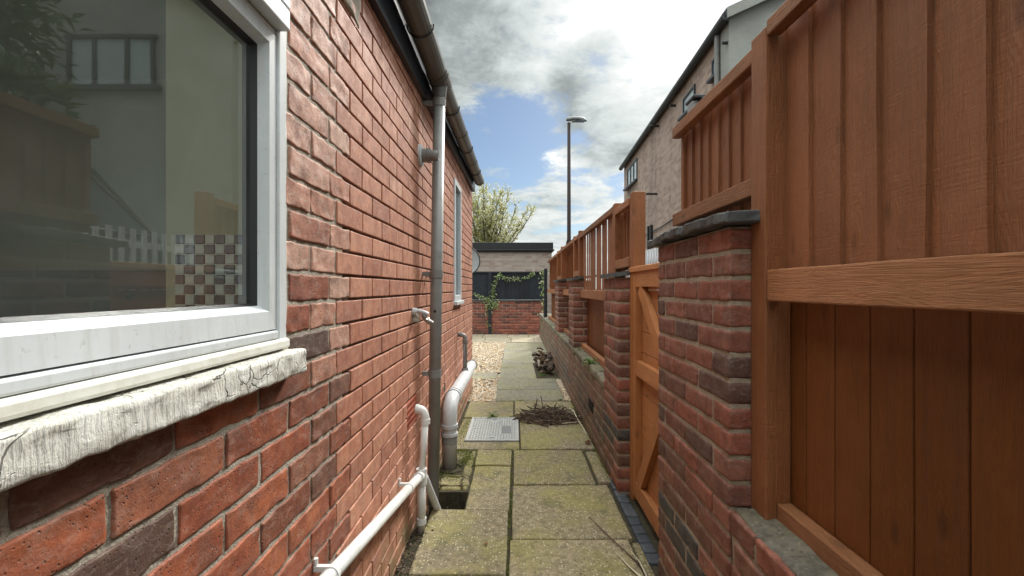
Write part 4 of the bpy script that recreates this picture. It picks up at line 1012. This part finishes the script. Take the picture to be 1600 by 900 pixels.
q = MB(); q.add([(B.x-.1,B.y-.13,EZ-.10),(B.x+Dx/2,B.y-.13,rid-.06),(B.x+Dx/2,B.y-.13,rid+.13),(B.x-.1,B.y-.13,EZ+.07),(B.x-.1,B.y-.10,EZ-.10),(B.x+Dx/2,B.y-.10,rid-.06),(B.x+Dx/2,B.y-.10,rid+.13),(B.x-.1,B.y-.10,EZ+.07)],[(0,1,2,3),(7,6,5,4),(0,4,5,1),(3,2,6,7),(0,3,7,4),(1,5,6,2)]); q.build('bargeboard', M['render'], rb)
q = MB(); q.tube([(B.x-.10,B.y-.1,EZ-.05),(A.x-.10,A.y+.1,EZ-.05)], .075, 14); q.build('gutter', M['black_metal'], rb)
dyp = wyx(1126)
q = MB(); q.tube([(wl(dyp)-.06,dyp,EZ-.06),(wl(dyp)-.06,dyp,.6)], .045, 12); q.build('downpipe', M['grey_pipe'], rb)
def bwin(x0, x1, z0, z1, panes, glass='pale_glass'):
    ya, yb = wyx(x1), wyx(x0); q = MB()
    def X(y, o): return wl(y)-o
    def bar(y0_, y1_, za_, zb_): q.add([(X(y0_,-.02),y0_,za_),(X(y1_,-.02),y1_,za_),(X(y1_,.03),y1_,za_),(X(y0_,.03),y0_,za_),(X(y0_,-.02),y0_,zb_),(X(y1_,-.02),y1_,zb_),(X(y1_,.03),y1_,zb_),(X(y0_,.03),y0_,zb_)], [(0,3,2,1),(4,5,6,7),(0,1,5,4),(1,2,6,5),(2,3,7,6),(3,0,4,7)], .5)
    bar(ya, yb, z1-.045, z1); bar(ya, yb, z0, z0+.045)
    for k in range(panes+1):
        yy = ya+(yb-ya-.045)*k/panes; bar(yy, yy+.045, z0+.046, z1-.046)
    wv = q.build('window', M['fascia'], rb, recalc=True)
    q2 = MB(); q2.quad((X(ya,.006),ya,z0),(X(ya,.006),ya,z1),(X(yb,.006),yb,z1),(X(yb,.006),yb,z0)); q2.build('pane', M[glass], wv)
    q3 = MB(); q3.box((X(ya,.09),ya-.04,z0-.05),(X(yb,-.02),yb+.04,z0-.003)); q3.build('sill', M['fascia'], wv)
bwin(1068.5, 1087, 4.90, 5.32, 1); bwin(1114, 1124, 4.98, 5.32, 1); bwin(981, 996, 4.70, 5.38, 3)
for x, y, ln in ((1030,197,.26),(1027,303,.30),(1056,165,.14),(1138,67,.10)):
    yy = wyx(x); zz = ZY(y, yy); q = MB(); q.tube([(wl(yy)+.02,yy,zz),(wl(yy)-ln,yy,zz)], .028, 10); q.build('overflow_pipe', M['black_metal'], rb)
yy = wyx(1019); q = MB()
for dy in (-.10,.14): q.box((wl(yy)-.08,yy+dy,ZY(388,yy)),(wl(yy)-.002,yy+dy+.09,ZY(352,yy)))
q.build('iron_bracket', M['black_metal'], rb)
q = MB(); q.tube([(wl(13.6)-.02,13.6,2.80),(wl(11.6)-.03,11.6,2.78),(wl(10.4)-.02,10.4,2.84),(wl(8.5)-.02,8.5,2.95)], .014, 6); q.build('cable', M['black_metal'], rb)
# gable window (reflected in the kitchen pane)
q = MB(); wx0, wx1, wz0, wz1 = 4.75, 6.2, 4.55, 5.32
for a, b in ((wx0,wx0+.06),(wx0+.42,wx0+.48),(wx1-.48,wx1-.42),(wx1-.06,wx1)): q.box((a,B.y-.05,wz0),(b,B.y-.002,wz1))
q.box((wx0-.05,B.y-.06,wz1+.002),(wx1+.05,B.y-.002,wz1+.06)); q.box((wx0-.1,B.y-.09,wz0-.08),(wx1+.1,B.y-.002,wz0-.002))
wv = q.build('window', M['fascia'], rb); q = MB(); q.box((wx0,B.y-.02,wz0),(wx1,B.y-.003,wz1)); q.build('pane', M['pale_glass'], wv)

# ================================================================== BEYOND THE GATE (seen mirrored in the pane)
rl = empty('railing', (1.33, 3.6, .58), 'white vertical bar railing behind the gate', 'railing')
q = MB(); yy = 2.45
while yy < 5.2: q.box((1.32,yy,.60),(1.335,yy+.03,1.62)); yy += .085
q.build('bars', M['white_rail'], rl)
q = MB(); q.box((1.336,2.45,1.50),(1.36,5.2,1.54)); q.box((1.336,2.45,.72),(1.36,5.2,.76)); q.build('cross_rail', M['white_rail'], rl)
car = empty('parked_car', (2.6, 2.2, .58), 'dark parked car mirrored in the kitchen window pane', 'car')
def carprof(yz, x0, x1, name, mat, par, inset=0):
    vs = [(x0, y, z) for y, z in yz]+[(x1, y, z) for y, z in yz]; n = len(yz)
    fs = [tuple(range(n)), tuple(range(2*n-1, n-1, -1))]+[(k, k+n, (k+1)%n+n, (k+1)%n) for k in range(n)]
    q = MB(); q.add(vs, fs, .5); o = q.build(name, mat, par, recalc=True)
    bv = o.modifiers.new('bevel', 'BEVEL'); bv.width = .05; bv.segments = 3; bv.limit_method = 'ANGLE'; return o
G0 = .58
carprof([(0,G0+.35),(0,G0+.75),(.15,G0+.92),(1.0,G0+1.02),(3.95,G0+1.05),(4.2,G0+.95),(4.28,G0+.6),(4.2,G0+.3),(3.85,G0+.25),(.3,G0+.22)], 1.85, 3.65, 'body', M['car_paint'], car)
cb = carprof([(.95,G0+1.0),(1.75,G0+1.52),(3.3,G0+1.56),(4.0,G0+1.03)], 1.95, 3.55, 'cabin', M['car_paint'], car)
for sx_ in (1.940, 3.555):
    q = MB(); q.add([(sx_,1.25,G0+1.09),(sx_,1.85,G0+1.46),(sx_,3.2,G0+1.49),(sx_,3.75,G0+1.12),(sx_+.008,1.25,G0+1.09),(sx_+.008,1.85,G0+1.46),(sx_+.008,3.2,G0+1.49),(sx_+.008,3.75,G0+1.12)], [(0,1,2,3),(7,6,5,4),(0,4,5,1),(1,5,6,2),(2,6,7,3),(3,7,4,0)]); wo_ = q.build('side_window', M['dark_glass'], cb)
q = MB(); q.tube([(1.935,1.2,G0+1.075),(1.935,1.85,G0+1.48),(1.935,3.2,G0+1.51),(1.935,3.82,G0+1.10),(1.935,1.2,G0+1.075)], .010, 6); q.build('window_trim', M['chrome'], cb)
for yy in (.85, 3.45):
    for xx in (1.84, 3.46):
        q = MB(); q.tube([(xx,yy,G0+.33),(xx+.2,yy,G0+.33)], .33, 24); wv = q.build('wheel', M['rubber'], car)
        q = MB(); q.tube([(xx-.006,yy,G0+.33),(xx+.206,yy,G0+.33)], .2, 16); q.build('rim', M['galv'], wv)
def shrub(c, r, n, label, ls=.09, name='laurel_shrub', hz=1.0):
    rt = empty(name, (c[0], c[1], .55), label, 'shrub', 'shrubs behind the near fence')
    q = MB()
    for k in range(7):
        d = Vector((random.gauss(0,.5),random.gauss(0,.5),1)).normalized()*r*1.2; b = Vector((c[0],c[1],.55)); q.tube([b, b.lerp(Vector(c),.6)+d*.2, Vector(c)+d*.7], [.03,.02,.008], 6)
    q.build('stem', M['bark'], rt); q = MB()
    for i in range(n):
        d = Vector((random.gauss(0,1),random.gauss(0,1),random.gauss(0,1)*hz)).normalized()*r*random.uniform(.35,1)**.6
        d *= .75+.4*noise.noise(d*2.2/r)
        q.leaf(Vector(c)+d, d+Vector((random.uniform(-1,1),random.uniform(-1,1),random.uniform(-.5,1)))*r*.8, Vector((0,0,1)), ls*random.uniform(.7,1.3), ls*.4)
    q.build('leaves', M['laurel'], rt)
shrub((1.58,2.38,2.2), .33, 900, 'glossy laurel bush mirrored above the fence in the window', .11)
shrub((3.2,3.2,3.5), .95, 3500, 'large dark shrub mirrored in the upper corner of the window', .13)

# ================================================================== DEBRIS
def roots(cx, cy, rx, ry, h, n, label, name='root_pile'):
    q = MB()
    for i in range(n):
        a = random.uniform(0,6.28); k = math.sqrt(random.random()); p0 = Vector((cx+rx*k*math.cos(a), cy+ry*k*math.sin(a), random.uniform(.0,h*(1-k*.8))))
        d = Vector((random.gauss(0,1),random.gauss(0,.8),random.gauss(0,.25))).normalized(); ln = random.uniform(.05,.16)
        p2 = p0+d*ln; p2.z = max(.003, p2.z); p1 = (p0+p2)/2+Vector((random.gauss(0,.02),random.gauss(0,.02),random.uniform(0,.03)))
        q.tube(bezier(p0,p1,p2,4), random.uniform(.0015,.0055), 4)
    for i in range(n//2):
        a = random.uniform(0,6.28); k = random.random(); s = random.uniform(.008,.022); q.blobm((cx+rx*k*math.cos(a), cy+ry*k*math.sin(a), s*.4), s, s*.8, s*.6, random.uniform(0,.5))
    tag(q.build(name, M['twig']), label, 'root pile')
roots(.33, 4.28, .28, .24, .07, 560, 'tangled pile of pulled up dead roots on the slabs by the wall')
q = MB(); q.tube([(.545,4.50,.04),(.56,4.30,.06),(.575,4.10,.03),(.60,3.92,.006),(.60,3.80,.005)], [.003,.004,.005,.004,.003], 6); tag(q.build('dry_stem', M['stem_pale']), 'pale dry stem lying out of the root pile', 'stem', 'pale dry stems on the ground')
q = MB(); q.tube([(.47,2.10,.004),(.50,1.98,.012),(.545,1.88,.012),(.575,1.80,.006),(.59,1.72,.01)], [.002,.003,.0045,.005,.004], 6); q.tube([(.54,2.1,.008),(.55,1.98,.03),(.56,1.9,.012)], [.0015,.002,.003], 5)
tag(q.build('dry_stem', M['stem_pale']), 'pale dry stems lying beside the near pier', 'stem', 'pale dry stems on the ground')
q = MB(); q.tube([(.40,2.42,.004),(.46,2.22,.014),(.54,2.02,.012),(.57,1.92,.004)], [.0015,.0025,.003,.002], 5); tag(q.build('thin_twig', M['twig']), 'thin dark twig lying on the slabs near the setts', 'twig')
# rubble heap beyond
q = MB()
for i in range(26):
    s = random.uniform(.04,.10); q.blobm((random.uniform(.36,.58), random.uniform(6.4,7.7), random.uniform(.0,.12)), s, s*.7, s*.6, random.uniform(0,.6))
for i in range(16):
    p0 = Vector((random.uniform(.34,.58), random.uniform(6.5,7.9), random.uniform(.04,.16))); d = Vector((random.uniform(-.12,.12),random.uniform(-.15,.15),random.uniform(.0,.12)))
    q.tube([p0,p0+d*.5+Vector((0,0,.02)),p0+d], random.uniform(.012,.03), 7, rnd=random.uniform(.4,.98))
tag(q.build('rubble_heap', M['rubble']), 'heap of broken logs and stones between the path and the wall', 'rubble heap')
def crumple(x, y, s, label, m='dead_leaf'):
    q = MB(); n = 6; vs = []; fs = []
    for i in range(n):
        for j in range(n):
            u, v = i/(n-1)-.5, j/(n-1)-.5; k = 1-.5*abs(v)*2*abs(u)*2
            vs.append((x+u*s*k+random.gauss(0,s*.04), y+v*s*1.3*k+random.gauss(0,s*.04), .006+abs(noise.noise(Vector((u*4+x*9,v*4,s))))*s*.9))
    for i in range(n-1):
        for j in range(n-1): a = i*n+j; fs.append((a,a+n,a+n+1,a+1))
    q.add(vs, fs, random.random()); tag(q.build('dead_leaf', M[m]), label, 'leaf', 'dead brown leaves on the paving')
crumple(.575,3.55,.055,'curled brown leaf at the wall foot beyond the gate'); crumple(.555,1.80,.05,'crumpled dark brown leaf by the near pier base')
crumple(.585,1.74,.04,'small pale brown leaf tucked against the near pier'); crumple(-.14,2.16,.018,'tiny brown leaf on the left slabs')
# moss and weeds
def tufts(spots, label, name='moss', mat='moss', ln=.012, n=1):
    q = MB()
    for (x, y, z, rx, ry, cnt) in spots:
        for i in range(cnt):
            px, py = random.gauss(x, rx), random.gauss(y, ry)
            q.leaf(Vector((px,py,z)), Vector((random.gauss(0,.7),random.gauss(0,.7),1)), Vector((random.gauss(0,1),random.gauss(0,1),.1)), ln*random.uniform(.5,1.4), ln*.5)
    tag(q.build(name, M[mat]), label, name.replace('_',' '), kind='stuff')
sp_ = [(-.43,3.48,-.012,.05,.05,900),(-.36,3.3,-.012,.04,.08,500),(-.44,2.95,-.012,.05,.05,250),(-.45,4.0,-.005,.02,.25,300)]
for k in range(40): sp_.append((-.03+random.gauss(0,.004), random.uniform(1.5,3.5), -.02, .004,.03, 14))
for k in range(40): sp_.append((random.uniform(-.02,.6), random.choice((2.83,3.44,2.214,4.28)), -.02, .03,.004, 8))
for k in range(40): sp_.append((.612+random.gauss(0,.004), random.uniform(2.9,4.9), -.004, .006,.04, 14))
for k in range(26): sp_.append((random.uniform(-.28,-.04), random.choice((2.52,3.14,1.94)), -.02, .02,.004, 8))
tufts(sp_, 'low green moss in the slab joints and round the drain pipe')
def weed(x, y, z, s, n, label, cat='weed'):
    q = MB()
    for i in range(n):
        a = random.uniform(0,6.28); e = random.uniform(.3,1.1); d = Vector((math.cos(a)*math.cos(e), math.sin(a)*math.cos(e), math.sin(e)))
        q.leaf(Vector((x,y,z)), d, Vector((0,0,1)), s*random.uniform(.6,1.2), s*.22); q.leaf(Vector((x,y,z))+d*s*.7, d+Vector((0,0,-.7)), Vector((0,0,1)), s*.7, s*.18)
    tag(q.build('weed', M['weed']), label, cat, 'small green weeds')
weed(.64,3.75,.60,.07,22,'small green weed growing on the low wall ledge beyond the gate'); weed(-.22,4.30,.0,.06,14,'green weed behind the steel inspection cover')
weed(.05,4.9,.0,.03,9,'tiny weed in a path joint beyond the root pile'); weed(.50,4.93,.0,.035,9,'tiny weed in a path joint at the pebble strip')
weed(.38,6.35,-.01,.06,14,'weed in front of the rubble heap'); weed(.655,4.6,.60,.03,10,'little weed at the back of the ledge')
